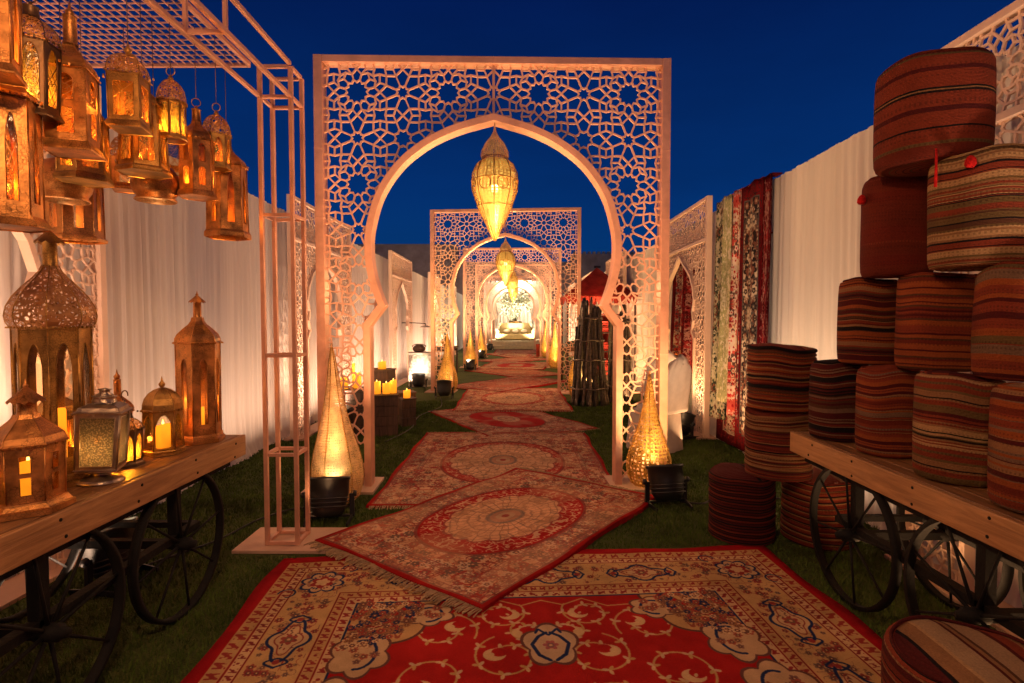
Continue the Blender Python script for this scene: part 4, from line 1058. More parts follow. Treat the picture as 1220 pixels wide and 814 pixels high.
    rs2.build('ridge', mm, rfo)
    top = zr+Hr
    if neck:
        nk = MB(); nr = neck[0]*rt; nk.lathe([(nr*1.12, top-.004), (nr, top+.006), (nr*.95, top+neck[1]), (nr*1.1, top+neck[1]+.004)], max(12, n), cap1=True)
        nk.build('neck', mm, root); top += neck[1]
    cp = MB()
    if cap == 'parasol':
        R0 = max(neck[0]*rt*2.0, .022) if neck else rt*.6
        cp.lathe([(R0, 0), (R0*.55, R0*.42), (R0*.12, R0*.85), (.001, R0*.9)], 24, (0, 0, top), fn=lambda r, z, t: (r, z-.18*r*(math.cos(t*12)*.5+.5)))
        cp.lathe([(.004, R0*.8), (.009, R0*.95), (.004, R0*1.1), (.001, R0*1.4)], 8, (0, 0, top)); top += R0*1.4
    elif cap == 'ring':
        R0 = max(.022, rt*.22)
        cp.lathe([(R0*.5, 0), (R0*.6, .008), (R0*.2, .018), (.004, .024)], 12, (0, 0, top))
        cp.tube([(R0*math.cos(q*PI/12), 0, top+.02+R0+R0*math.sin(q*PI/12)) for q in range(24)], R0*.11, 6, closed=True); top += .02+2*R0
    elif cap == 'crescent':
        cp.lathe([(.004, 0), (.012, .012), (.004, .024), (.010, .034), (.004, .046), (.014, .058), (.004, .070), (.003, .085)], 10, (0, 0, top))
        cp.tube([(0, .022*math.cos(t), top+.108+.022*math.sin(t)) for t in [PI*.62+q*.28 for q in range(-12, 9)][4:]], .003, 5); top += .13
    elif cap == 'handle':
        cp.lathe([(.03, 0), (.034, .01), (.02, .018), (.02, .03), (.028, .034), (.001, .04)], 16, (0, 0, top))
        cp.tube([(0, rt*.8*math.cos(q*PI/12), top-.01+rt*.55*math.sin(q*PI/12)) for q in range(13)], .003, 5); top += .04
    else:
        cp.lathe([(.006, 0), (.014, .01), (.016, .02), (.006, .034), (.003, .05), (.001, .06)], 10, (0, 0, top)); top += .06
    cp.build('finial' if cap != 'ring' else 'hanging_ring', mm, root)
    if hang:
        w = MB(); w.tube([(0, 0, top-.004), (0, 0, hang-loc[2])], .0018, 5); w.build('hanging_wire', M['bronze'], root)
    if power:
        lamp('POINT', Vector(loc)+Vector((0, 0, hb+Hb*.32)), power*LANT, glowcol, .012)
    return root
def candle(label, loc, r, h, group=None, power=0):
    root = thing('candle', label, 'candle', loc, 0, group)
    c = MB(); rs = random.Random(int(loc[0]*1000))
    c.lathe([(.001, 0), (r, 0), (r*1.0, h*.5), (r*.99, h*.97), (r*.9, h), (r*.55, h-.006), (.001, h-.010)], 20, fn=lambda rr, z, t: (rr, z+(.010*math.sin(t+2)*rr/r if z > h*.9 else 0)))
    c.build('wax', M['wax'], root)
    f = MB(); f.lathe([(.001, h-.010), (.0045, h+.002), (.005, h+.008), (.003, h+.018), (.0005, h+.026)], 10); f.build('flame', M['flame'], root)
    if power: lamp('POINT', Vector(loc)+Vector((0, 0, h+.06)), power, AMB, .012)
    return root

# ------------------------------------------------------------------ carts
def make_cart(label, X, y_end, side, y_start, wheels, depth=.86):
    """X: plane of the apron that faces the walkway; the cart runs back towards the drapes"""
    root = thing('vendor_cart', label, 'cart', (X, (y_end+y_start)/2, 0), 0, 'wooden carts with spoked iron wheels')
    L = y_end-y_start; s = side
    d = MB(); n = 7; pw = depth/n
    for k in range(n): d.box(s*(.03+(k+.5)*pw), 0, .79, pw-.004, L-.06, .022)
    d.build('deck', M['deck'], root, bevel=.003)
    a = MB(); a.box(s*.0125, 0, .738, .025, L, .124); a.box(s*(depth+.045), 0, .738, .025, L, .124)
    for e in (-1, 1): a.box(s*(depth/2+.03), e*(L/2-.0125), .738, depth+.004, .025, .122)
    a.build('apron', M['apron'], root, bevel=.004)
    nl = MB(); q = -L/2+.10
    while q < L/2:
        for zz in (.70, .775):
            y0 = q+rnd.uniform(-.02, .02); z0 = zz+rnd.uniform(-.006, .006)
            nl.tube([(s*.002, y0, z0), (s*-.002, y0, z0), (s*-.003, y0, z0)], [.007, .007, .004], 8)
        q += .41
    nl.build('nails', M['iron'], root)
    u = MB(); cy = (y_end+y_start)/2
    for xx in (.07, depth-.03):
        u.bar((s*xx, -L/2+.1, .40), (s*xx, L/2-.42, .40), .045, .035); u.bar((s*xx, -L/2+.1, .655), (s*xx, L/2-.1, .655), .05, .04)
        for w in wheels: u.bar((s*xx, w-cy, .36), (s*xx, w-cy, .64), .045, .045)
    for w in wheels:
        u.bar((s*-.0, w-cy, .366), (s*(depth+.02), w-cy, .366), .04, .04)
    u.bar((s*.07, L/2-.42, .40), (s*(depth-.03), L/2-.42, .40), .04, .03)
    u.build('undercarriage', M['iron'], root)
    for xx in (.035, depth-.02):
        for w in wheels: wheel(root, (s*xx, w-cy, .366))
    return root
WHEEL = {}
def wheel(root, loc):
    e = bpy.data.objects.new('wheel', None); link(e, root); e.location = loc; e.empty_display_size = .1
    if not WHEEL:
        r = MB(); r.lathe([(.346, -.019), (.366, -.019), (.366, .019), (.346, .019), (.346, -.019)], 56); WHEEL['rim'] = r.build('rim', M['iron'], e, None, (0, PI/2, 0))
        h = MB(); h.lathe([(.001, -.07), (.018, -.07), (.022, -.045), (.032, -.04), (.032, .04), (.022, .045), (.018, .07), (.001, .07)], 18); WHEEL['hub'] = h.build('hub', M['iron'], e, None, (0, PI/2, 0))
        p = MB(); p.tube([(0, 0, .035), (0, 0, .19), (0, 0, .348)], [.008, .006, .006], 8); WHEEL['spoke'] = p.build('spoke', M['iron'], e)
        ks = range(1, 8)
    else:
        inst(WHEEL['rim'], e); inst(WHEEL['hub'], e); ks = range(8)
    o = rnd.uniform(0, .7)
    for k in ks: inst(WHEEL['spoke'], e, rot=(2*PI*k/8, 0, 0))
    e.rotation_euler = (o, 0, 0)
make_cart('wooden cart with black spoked wheels carrying the metal lanterns', -1.664, 3.32, -1, 1.05, (2.72, 1.93))
make_cart('wooden cart with black spoked wheels carrying the stack of drum poufs', 1.732, 3.44, 1, 1.05, (2.86, 2.07), .57)

# ------------------------------------------------------------------ copper truss pergola over the lantern cart
def pergola():
    root = thing('copper_truss', 'square copper tube truss post with truss beams and wire mesh over the lantern cart', 'truss', (0, 0, 0))
    X0, X1, Y0, Y1 = -1.640, -1.441, 3.535, 3.715; t = .026
    p = MB()
    for x in (X0, X1):
        for y in (Y0, Y1): p.box(x, y, 1.56, t, t, 3.12)
    for z in (.035, .62, 1.27, 1.76+.42, 2.93, 3.12):
        for y in (Y0, Y1): p.box((X0+X1)/2, y, z, X1-X0-t-.002, t-.004, t-.004)
        for x in (X0, X1): p.box(x, (Y0+Y1)/2, z+.001, t-.004, Y1-Y0-t-.002, t-.004)
    p.build('post', M['rose'], root, bevel=.002)
    b = MB()
    for x in (X0, X1):
        for z in (2.93, 3.133):
            b.box(x, (Y0-.014-1.2)/2, z, t-.002, Y0-.014+1.2, t-.002)
    for k in range(7):
        y = 2.75-.62*k
        for x in (X0, X1): b.box(x, y, 3.03, t-.006, t-.006, .175)
        for z in (2.93, 3.133): b.box((X0+X1)/2, y+.001, z, X1-X0-t, t-.006, t-.006)
    b.build('beam', M['rose'], root, bevel=.002)
    b2 = MB()
    for z in (2.93, 3.133): b2.box((X0-2.75)/2-.013, Y0-.05, z+.002, -2.75-X0+.03, .02, .02)
    m = MB(); x0, x1, y0, y1, z = -2.95, -1.67, -1.2, 3.47, 3.10
    nx, ny = 26, 78
    for i in range(nx+1): m.bar((x0+(x1-x0)*i/nx, y0, z), (x0+(x1-x0)*i/nx, y1, z), .0065, .0065)
    for j in range(ny+1): m.bar((x0, y0+(y1-y0)*j/ny, z+.006), (x1, y0+(y1-y0)*j/ny, z+.006), .0065, .0065)
    m.box((x0+x1)/2, y1, z, x1-x0, .022, .022); m.box(x1, (y0+y1)/2, z+.001, .022, y1-y0-.022, .022)
    m.build('wire_mesh', M['rose'], root)
    q = MB(); q.box(-1.46, 3.64, .011, .74, .40, .022); q.build('base_plate', M['plinth'], root, bevel=.003)
pergola()

# ------------------------------------------------------------------ the lanterns themselves
GH_ = 'lanterns hung from the wire mesh'; GD = 'lanterns standing on the cart'
ZM = 3.095
def hang_at(pxc, py_bot, Y):
    p = at(pxc, py_bot, Y); return (p.x, Y, p.z)
L_ = lantern
arch1 = ((.50, .10, .62, .90),)
slot = ((.34, .12, .62, .86),)
two = ((.40, .10, .40, .46), (.40, .56, .84, .92))
full = ((.80, .06, .94, .94),)
# hung
L_('very tall copper lantern with a lit candle slot, lowest at the left edge', hang_at(14, 272, 1.92), 6, .082, .082, .40, 'ogee', .09, (.3, .04), 'ring', (1.45, .05), slot, 'copper', rz=.3, fret=True, hang=ZM, group=GH_, skirt=1, power=2.5)
L_('copper lantern cut off by the top left corner', hang_at(-6, 92, 1.75), 4, .07, .075, .26, 'dome', .10, (.3, .03), 'ring', (1.35, .04), arch1, 'copper', rz=.5, hang=ZM, group=GH_, skirt=1)
L_('dark bronze hexagonal lantern with greenish glass and pierced crown', hang_at(41, 142, 2.0), 6, .066, .074, .24, 'dome', .10, (.35, .03), 'ring', (1.30, .03), ((.62, .08, .72, .94),), 'bronze', 'perf_f', 'gold_glass', rz=.1, fret=True, hang=ZM, group=GH_, skirt=1, power=2.5)
L_('bright copper lantern with square neck and small arched windows in front of the wire mesh', hang_at(88, 184, 2.12), 4, .088, .086, .27, 'ogee', .11, (.36, .10), 'finial', (1.40, .045), two, 'copper', rz=.35, fret=True, hang=ZM, group=GH_, skirt=1, power=2.5)
L_('short copper lantern with pierced dome roof and fretted window', hang_at(155, 156, 2.42), 4, .078, .080, .20, 'dome', .10, None, 'finial', (1.22, .035), ((.66, .10, .82, .82),), 'copper2', 'perf', rz=.25, hang=ZM, group=GH_, skirt=1, fret=True, power=3)
L_('tapering copper lantern hung behind the pierced dome lantern', hang_at(172, 208, 2.72), 6, .098, .082, .30, 'ogee', .10, None, 'ring', (1.2, .035), ((.62, .08, .86, .86),), 'copper2', rz=.2, hang=ZM, group=GH_, skirt=1, fret=True, power=3)
L_('small yellow glass lantern with ribbed dome', hang_at(205, 168, 2.80), 8, .062, .062, .17, 'dome', .12, None, 'ring', (1.18, .02), full, 'copper2', 'perf_f', 'gold_glass', hang=ZM, group=GH_, skirt=1, power=3)
L_('copper lantern with bottle neck and large ring between the yellow and domed lanterns', hang_at(236, 236, 3.0), 6, .082, .080, .27, 'ogee', .11, (.30, .06), 'ring', (1.22, .04), two, 'copper', rz=.3, hang=ZM, group=GH_, skirt=1, power=2)
L_('small pierced lantern with ring hung just right of the bottle neck lantern', hang_at(259, 202, 3.12), 6, .062, .064, .17, 'dome', .12, None, 'ring', (1.2, .02), ((.6, .1, .6, .9),), 'copper2', 'perf', rz=.1, hang=ZM, group=GH_, skirt=1, power=2.5)
L_('long plain copper lantern, lowest and farthest right of those hanging', hang_at(272, 284, 3.28), 6, .105, .098, .38, 'ogee', .12, (.30, .05), 'ring', (1.18, .05), slot, 'copper', rz=.15, hang=ZM, group=GH_, skirt=1, open_base=True, power=2)
L_('copper lantern with scalloped skirt, low behind the bright square neck lantern', hang_at(101, 218, 2.5), 6, .092, .088, .24, 'ogee', .10, None, 'ring', (1.22, .04), ((.6, .1, .5, .8),), 'copper2', rz=.4, fret=True, hang=ZM, group=GH_, skirt=1, power=2)
L_('small fretted pinkish copper lantern against the drape', hang_at(152, 228, 3.02), 4, .082, .084, .15, 'dome', .13, None, 'finial', (1.12, .025), ((.7, .1, .9, .9),), 'copper', 'perf', 'clear', rz=.5, hang=ZM, group=GH_, skirt=1, fret=True, power=1)
L_('copper lantern hanging low with a bright lit bottom beside the lattice screen', hang_at(90, 288, 2.85), 6, .115, .112, .30, 'ogee', .1, None, 'ring', (1.14, .03), slot, 'copper', 'copper', 'clear', rz=.3, hang=ZM, group=GH_, skirt=1, open_base=True, power=2)
L_('narrow clear glass lantern behind the yellow glass lantern', hang_at(206, 208, 3.22), 4, .07, .07, .26, 'dome', .1, None, 'ring', (1.2, .03), full, 'copper2', 'copper2', 'clear', rz=.4, hang=ZM, group=GH_, skirt=1, fret=True, power=0)
def bowl(label, loc, r):
    root = thing('bowl_lantern', label, 'lantern', loc, 0, 'round copper bowls hung among the lanterns')
    b = MB(); b.lathe([(r*.86, 0), (r*.9, .004), (r*.78, .02), (r*.95, .05), (r*1.02, .09), (r*.95, .14), (r*.7, .18), (r*.3, .20), (.01, .205)], 32); b.build('hammered_bowl', M['copper'], root, solid=.002)
    w = MB(); w.tube([(0, 0, .2), (0, 0, ZM-loc[2])], .0018, 5); w.build('hanging_wire', M['bronze'], root)
    u = MB(); u.lathe([(.001, .06), (.02, .07), (.02, .1), (.001, .11)], 10); u.build('bulb', M['lampw'], root)
bowl('round hammered copper bowl lamp low under the tapering lantern', hang_at(186, 240, 2.92), .112)
bowl('round hammered copper bowl lamp left, above the big dome lantern', hang_at(78, 240, 2.6), .11)
# standing on the deck
def deck_at(px, py, r=0.0): 
    p = G(px, py, .803); return (p.x, p.y+r, .803)
def lan_candle(label, loc, r, h, dz=.03): candle(label, (loc[0], loc[1], loc[2]+dz), r, h)
p = (-1.985, 2.32, .803); L_('biggest lantern: tall octagonal body under a pierced onion dome', p, 8, .122, .122, .615, 'onion', .265, (.22, .10), 'parasol', (1.18, .05), ((.56, .12, .74, .90),), 'copper2', 'perf', 'clear', rz=.2, group=GD, power=5)
lan_candle('tall yellow candle inside the big onion dome lantern', p, .038, .26, .055)
p = (-1.835, 3.13, .803); L_('tall slim hexagonal lantern alone at the far end of the cart', p, 6, .098, .100, .52, 'ogee', .15, (.22, .09), 'parasol', (1.2, .045), ((.32, .12, .78, .84),), 'copper', 'copper', 'clear', rz=.25, group=GD, power=2.5)
lan_candle('yellow candle inside the tall slim hexagonal lantern', p, .026, .14, .05)
p = (-1.86, 2.84, .803); L_('round topped glass lantern with a bright stub candle', p, 6, .080, .075, .20, 'dome', .12, None, 'finial', (1.1, .025), ((.84, .04, .62, .92),), 'copper2', 'copper2', 'clear', rz=.1, group=GD, power=3.5)
lan_candle('bright stub candle inside the round topped glass lantern', p, .034, .12)
p = (-1.885, 2.60, .803); L_('small lantern with a crescent finial and pierced cap', p, 8, .058, .064, .15, 'dome', .06, None, 'crescent', (1.25, .02), ((.82, .06, .6, .9),), 'bronze', 'perf_f', 'gold_glass', group=GD, power=4)
p = (-2.07, 2.74, .803); L_('brown round domed lantern half hidden behind the silver lantern', p, 10, .10, .10, .13, 'dome', .13, None, 'finial', (1.1, .02), full, 'bronze', 'bronze', 'amber', group=GD, power=4)
p = (-1.80, 2.33, .803)
def silver_lantern(p):
    root = L_('silver lantern with pebbled glass panes on a round polished foot, tilted', (p[0], p[1], p[2]+.055), 4, .072, .078, .235, 'low', .05, (.55, .015), 'handle', (1.02, .012), full, 'silver', 'silver', 'pebble', rz=.38, group=GD, tilt=(0, R(3.5)), power=1.3, glowcol=(1, .62, .2))
    f = MB(); f.lathe([(.085, -.055), (.088, -.048), (.072, -.036), (.04, -.026), (.032, -.016), (.045, -.006), (.07, 0)], 32, cap0=True); f.build('foot', M['silver'], root)
silver_lantern(p)
p = (-1.80, 1.98, .803); L_('squat hexagonal copper lantern with fluted cap at the front of the cart', p, 6, .090, .094, .20, 'cone', .11, (.30, .05), 'parasol', (1.3, .045), ((.30, .14, .46, .46), (.30, .54, .84, .84)), 'copper', 'copper', 'clear', rz=.12, group=GD, power=4)
lan_candle('yellow candle inside the squat hexagonal lantern', p, .036, .13, .05)
p = (-2.02, 1.95, .803); L_('dark pierced domed lantern cut off by the left edge', p, 8, .09, .09, .12, 'dome', .17, None, 'finial', (1.1, .03), full, 'bronze', 'perf_f', 'gold_glass', group=GD, power=4)
p = (-2.2, 2.98, .803); L_('small orange lit brass lantern peeping out behind the big dome lantern', p, 8, .06, .06, .16, 'onion', .1, (.3, .08), 'finial', (1.1, .03), full, 'copper', 'copper', 'amber', group=GD, power=4)
p = (-2.23, 2.62, .803); L_('thin copper lantern glimpsed between the dome and silver lanterns', p, 6, .07, .07, .2, 'dome', .1, None, 'ring', (1.1, .03), full, 'copper2', 'copper2', 'amber', group=GD, power=5)

# ------------------------------------------------------------------ drum poufs
K = dict(rust=(.20, .036, .017), rust2=(.14, .022, .012), maroon=(.075, .010, .010), black=(.010, .007, .008), cream=(.40, .24, .11), tan=(.25, .125, .055), olive=(.13, .08, .03), orange=(.27, .066, .018), grey=(.17, .10, .06), brown=(.085, .034, .018))
def bands(seed, pal, n=24, thin=.5):
    rs = random.Random(seed); out = []; prev = None
    for i in range(n):
        c = rs.choice(pal)
        while c == prev: c = rs.choice(pal)
        prev = c; w = rs.uniform(.3, 1.0) if rs.random() < thin else rs.uniform(1.0, 2.6)
        out.append((w, K[c]))
    return out
def pouf(label, x, y, z, r, h, cols, seed, tilt=(0, 0), group='striped drum poufs stacked on the cart', coil=False, tassel=None, topcols=None, rep=1.7):
    root = thing('drum_pouf', label, 'pouf', (x, y, z), 0, group); root.rotation_euler = (tilt[0], tilt[1], 0)
    rs = random.Random(seed); a, b_, c_ = [rs.uniform(0, 6) for _ in range(3)]
    fn = lambda rr, zz, t: (rr*(1+.015*math.sin(2*t+a)+.011*math.sin(3*t+b_+zz*7)+.007*math.sin(zz*11+c_+t)), zz+(.013*math.sin(t+c_)+.006*math.sin(3*t+a)*rr/r-.004*math.sin(5*t+b_)*rr/r)*(zz/h)*rr/r)
    m = stripes('kilim_%d' % seed, cols, rep=rep, wob=.02)
    b = MB()
    if coil:
        prof = [(r*.9, 0)]; n = coil
        for k in range(n):
            rr = r*(1+rs.uniform(-.012, .012)); z0 = h*k/n; dz = h/n
            prof += [(rr*.955, z0+dz*.04), (rr*.992, z0+dz*.25), (rr*1.0, z0+dz*.5), (rr*.992, z0+dz*.75), (rr*.955, z0+dz*.96)]
        b.lathe(prof, 44, fn=fn)
    else:
        e = min(.03, r*.18)
        prof = [(r-e*1.2, 0), (r-e*.3, e*.3), (r-.002, e)]+[(r*(1+.02*math.sin(PI*q/8)*.6), e+(h-2*e)*q/8) for q in range(1, 8)]+[(r-.002, h-e), (r-e*.3, h-e*.3), (r-e*1.2, h)]
        b.lathe(prof, 44, fn=fn)
    b.build('side', m, root)
    tp = MB(); e = r*.82
    tp.lathe([(r-min(.03, r*.18)*1.15 if not coil else r*.94, h-.002), (r*.7, h+.008), (r*.35, h+.013), (.001, h+.014)], 44, fn=fn)
    bt = MB(); bt.lathe([(r-min(.03, r*.18)*1.15 if not coil else r*.9, .002), (.001, -.003)], 44, fn=lambda rr, zz, t: (rr*(1+.015*math.sin(2*t+a)+.011*math.sin(3*t+b_)), zz))
    bt.build('underside', m, root)
    tp.build('top_cover', stripes('kilim_top_%d' % seed, topcols or cols, src='Object', axis=0, wob=.02) if not topcols else stripes('kilim_top_%d' % seed, topcols, src='Generated', axis=0, wob=.01), root)
    if not coil:
        pi_ = MB(); ee = min(.03, r*.18); pi_.tube([(fn(r-ee*.9, h, t)[0]*math.cos(t), fn(r-ee*.9, h, t)[0]*math.sin(t), fn(r-ee*.9, h, t)[1]+.001) for t in [2*PI*q/44 for q in range(44)]], .006, 6, closed=True)
        pi_.build('piping', m, root)
    if tassel:
        ang, zz, ln = tassel; ts = MB(); ca, sa = math.cos(ang), math.sin(ang); R1 = r*1.04
        if ln > .08: ts.tube([(R1*ca, R1*sa, zz), ((R1+.012)*ca, (R1+.012)*sa, zz-ln*.5), ((R1+.006)*ca, (R1+.006)*sa, zz-ln)], [.004, .005, .006], 6)
        else:
            ts.lathe([(.003, .016), (.010, .011), (.017, -.002), (.019, -.022), (.013, -.032), (.002, -.03)], 12, ((R1+.014)*ca, (R1+.014)*sa, zz), fn=lambda rr, q, t: (rr*(1+.15*math.sin(5*t)), q))
        ts.build('tassel', M['redyarn'], root)
    return root
DK = ['rust', 'rust2', 'maroon', 'black', 'brown', 'tan']
MX = ['rust', 'cream', 'black', 'maroon', 'tan', 'orange', 'rust2']
B1 = .803
pouf('narrow dark patterned pouf, leftmost of the bottom row on the cart', 1.91, 3.24, B1, .152, .455, bands(31, ['black', 'maroon', 'grey', 'rust2', 'brown'], 26, .8), 31)
pouf('bottom row pouf with even cream and rust bands, second from the cart end', 1.945, 2.86, B1, .142, .452, bands(32, ['rust', 'tan', 'maroon', 'grey', 'orange', 'rust2'], 28, .7), 32, tassel=None)
pouf('bottom row pouf with bold black and cream stripes in the middle of the cart', 1.945, 2.40, B1, .158, .455, bands(33, ['black', 'cream', 'rust', 'tan', 'maroon', 'olive'], 26, .75), 33)
pouf('bottom row pouf with zigzag woven bands at the right edge', 1.945, 2.0, B1, .158, .44, bands(34, ['rust', 'orange', 'grey', 'maroon', 'tan', 'rust2'], 20, .5), 34)
pouf('rust striped pouf at the left end of the second row', 1.95, 3.03, 1.262, .148, .45, bands(35, DK+['orange'], 28, .8), 35)
pouf('second row pouf with wavy dark orange and maroon bands', 2.045, 2.66, 1.262, .168, .455, bands(36, ['rust', 'maroon', 'rust2', 'orange', 'brown'], 22, .6), 36)
pouf('second row pouf with wide grey woven bands at the right edge', 2.06, 2.22, 1.262, .165, .45, bands(37, ['rust', 'grey', 'olive', 'orange', 'maroon', 'rust'], 11, .2), 37)
pouf('plain dark maroon pouf with a red tassel on its left in the third row', 1.93, 2.80, 1.722, .155, .48, [(3, K['rust2']), (2, (.14, .018, .011)), (2.5, K['rust2']), (.4, K['rust']), (3, (.15, .02, .012)), (2, K['rust2'])], 38, tassel=(PI*.98, .40, .03))
pouf('third row pouf with many cream and black stripes and a red pompom', 1.99, 2.36, 1.722, .19, .475, bands(39, ['tan', 'black', 'rust', 'cream', 'olive', 'brown'], 30, .8), 39, tassel=(R(218), .425, .03))
pouf('topmost pouf, wide rust drum with thin dark lines', 1.865, 2.50, 2.185, .212, .455, [(3, K['rust2']), (.5, K['olive']), (2, K['rust']), (.3, K['black']), (2.4, K['rust']), (.8, K['maroon']), (2.2, K['rust']), (.3, K['black']), (.25, K['tan']), (.3, K['black']), (2.6, K['rust']), (.7, K['maroon']), (1.8, K['rust']), (.4, K['olive']), (1.2, K['rust2'])], 40, rep=1.0, tassel=(R(238), .03, .16))
CO = ['rust2', 'maroon', 'black', 'rust', 'brown', 'tan']
GC = 'ribbed coil poufs piled on the turf by the cart'
def coilbands(seed, n): return bands(seed, CO, 30, 1.0)
pouf('dark ribbed pouf on the turf touching the corner of the large rug', 1.565, 3.76, .006, .213, .45, [(1, K['maroon']), (.6, K['black']), (1, K['rust2']), (.7, K['black'])]*7, 41, group=GC, coil=15)
pouf('ribbed pouf on the turf behind the front wheel of the pouf cart', 2.06, 3.70, .006, .225, .45, [(1, K['rust']), (.6, K['tan']), (.5, K['black']), (1, K['rust2'])]*7, 42, group=GC, coil=15)
pouf('ribbed pouf resting across two poufs beside the cart end', 1.785, 3.70, .455, .212, .44, bands(43, CO, 30, .9), 43, group=GC, coil=15)
pouf('ribbed pouf crowning the pile beside the cart end', 1.80, 3.71, .905, .212, .42, bands(44, CO+['orange'], 30, .9), 44, group=GC, coil=15)
pouf('pouf with white and brown striped top in the bottom right corner', 1.50, 1.76, .004, .245, .395, [(2, K['maroon']), (.6, K['tan']), (1.5, K['rust']), (.5, K['black']), (2, K['rust2'])]*4, 45, group='loose poufs on the turf',
     topcols=[(2, K['maroon']), (.5, K['black']), (2.2, K['tan']), (.5, K['cream']), (2.6, (.34, .22, .12)), (.4, K['maroon']), (.5, K['tan']), (.4, K['brown']), (2.6, (.32, .20, .11)), (.6, K['maroon']), (1.5, K['rust']), (1, K['tan'])])
# ------------------------------------------------------------------ carpets hung over the right wall
HR = {}
for k, (g, cs, bd) in dict(green=((.055, .070, .050), [(.46, .42, .30), (.03, .04, .03), (.34, .32, .20), (.20, .08, .05)], None), gold=((.58, .50, .30), [(.36, .36, .18), (.64, .58, .42), (.30, .30, .14)], None),
        redw=((.33, .012, .016), [(.62, .50, .40), (.50, .08, .06), (.10, .05, .04), (.60, .45, .30)], None), beige=((.38, .28, .18), [(.030, .020, .020), (.58, .46, .32), (.20, .08, .05), (.10, .08, .07)], (.14, .008, .010)),
        dark=((.07, .015, .015), [(.25, .02, .02), (.28, .18, .12), (.10, .05, .05), (.4, .28, .2)], (.10, .01, .012)), wine=((.06, .005, .007), [(.36, .18, .14), (.09, .01, .01), (.28, .03, .03)], (.10, .006, .01))).items():
    HR[k] = cloth_mat('hung_%s_pile' % k, floral_cloth('hung_%s_design' % k, .9, 2.7, g, cs, hash(k) % 97 if False else len(k)*7+3, bd))
def hung(label, X, y0, y1, z0, z1, m, seed, fold=.035, k=3.0, edge=None, group='carpets hung over the right hand wall'):
    rs = random.Random(seed); n = int((y1-y0)/.02); rows = int((z1-z0)/.07); vs = []; a, b_, c_ = [rs.uniform(0, 6) for _ in range(3)]
    for j in range(rows+1):
        v = j/rows; z = z0+(z1-z0)*v
        for i in range(n+1):
            u = i/n; f = fold*(math.sin(u*2*PI*k+a+.5*math.sin(v*3+b_))+.5*math.sin(u*2*PI*k*2.3+c_))*(.55+.45*(1-v))
            vs.append((X+f-.03*(1-v), y0+(y1-y0)*u+.02*math.sin(v*5+a)*(1-v), z+.012*math.sin(u*7+b_)*(1 if j in (0, rows) else 0)))
    fs = []; uv = []
    for j in range(rows):
        for i in range(n):
            q = j*(n+1)+i; fs.append((q, q+1, q+n+2, q+n+1)); uv.append(((i/n, j/rows), ((i+1)/n, j/rows), ((i+1)/n, (j+1)/rows), (i/n, (j+1)/rows)))
    b = MB(); b.add(vs, fs, uv, smooth=True)
    o = b.build('hung_carpet', m, solid=.008); tag(o, label, 'carpet', group)
    t = MB(); t.bar((X+.0, y0, z1+.006), (X+.10, y0, z1+.012), .03, .01); 
    pts = MB(); pts.box(X+.05, (y0+y1)/2, z1-.004, .10, (y1-y0)-.01, .012); pts.build('folded_over_top', m, o)
    return o
hung('beige floral carpet with a dark red edge, nearest of those hung over the right wall', 2.49, 5.58, 6.06, .10, 2.95, HR['beige'], 1, .03, 1.6)
hung('bright red and cream carpet hung beside the beige floral one', 2.48, 6.02, 6.36, .42, 2.95, HR['redw'], 2, .035, 1.4)
hung('pale gold green carpet hung in narrow folds', 2.46, 6.34, 6.58, .55, 2.95, HR['gold'], 3, .03, 1.2)
hung('dark green and cream carpet hung next to the lattice screen', 2.50, 6.50, 6.86, .30, 2.95, HR['green'], 4, .03, 1.8)
hung('dark floor length carpet with patterned border behind the brighter hung carpets', 2.545, 5.6, 6.84, .04, 2.4, HR['dark'], 5, .012, 2)
hung('dark red carpet edge hung next to the ivory drape', 2.53, 5.46, 5.60, .30, 2.96, HR['wine'], 6, .03, 1.0)
GS = 'carpets hung in the right lattice screen'
hung('wine red carpet bunched in the opening of the right lattice screen', 2.50, 7.5, 8.05, .75, 2.35, HR['wine'], 7, .05, 2, group=GS)
hung('dark floral carpet hung in the opening of the right lattice screen', 2.50, 8.0, 8.6, .6, 2.42, HR['dark'], 8, .05, 2.4, group=GS)

# ------------------------------------------------------------------ left side: crates with candles, fretwork drum
def crate(label, x, y, z, sx, sy, h, rz, m='darkwood', group='dark wooden boxes with candles'):
    root = thing('wooden_crate', label, 'crate', (x, y, z), rz, group)
    b = MB(); t = .018
    for k in range(int(h/.11)):
        zz = (k+.5)*h/int(h/.11); hh = h/int(h/.11)-.006
        for s in (-1, 1): b.box(s*(sx/2-t/2), 0, zz, t, sy-2*t-.002, hh); b.box(0, s*(sy/2-t/2), zz, sx, t, hh)
    b.build('slats', M[m], root, bevel=.002)
    p = MB()
    for s in (-1, 1):
        for q in (-1, 1): p.box(s*(sx/2-.028), q*(sy/2-.028), h/2, .03, .03, h-.004)
    p.build('corner_posts', M[m], root)
    l = MB(); l.box(0, 0, h+.009, sx+.03, sy+.03, .018); l.build('lid', M[m], root, bevel=.003)
    return root
crate('brown crate carrying three yellow candles by the left arch post', -1.74, 7.15, 0, .34, .30, .52, .25)
crate('tall black crate with one candle behind the brown crate', -2.02, 8.1, 0, .34, .34, .76, -.1)
crate('low brown crate beyond the tall black crate', -1.82, 8.75, 0, .34, .3, .34, .4, 'midwood')
crate('long dark crate with candles seen through the arch fretwork', -2.28, 7.2, 0, .55, .34, .58, .1)
crate('small brown crate propped with a leaning candle in front of the black crate', -1.56, 7.75, 0, .2, .2, .38, .5)
CG = 'yellow pillar candles on the crates'
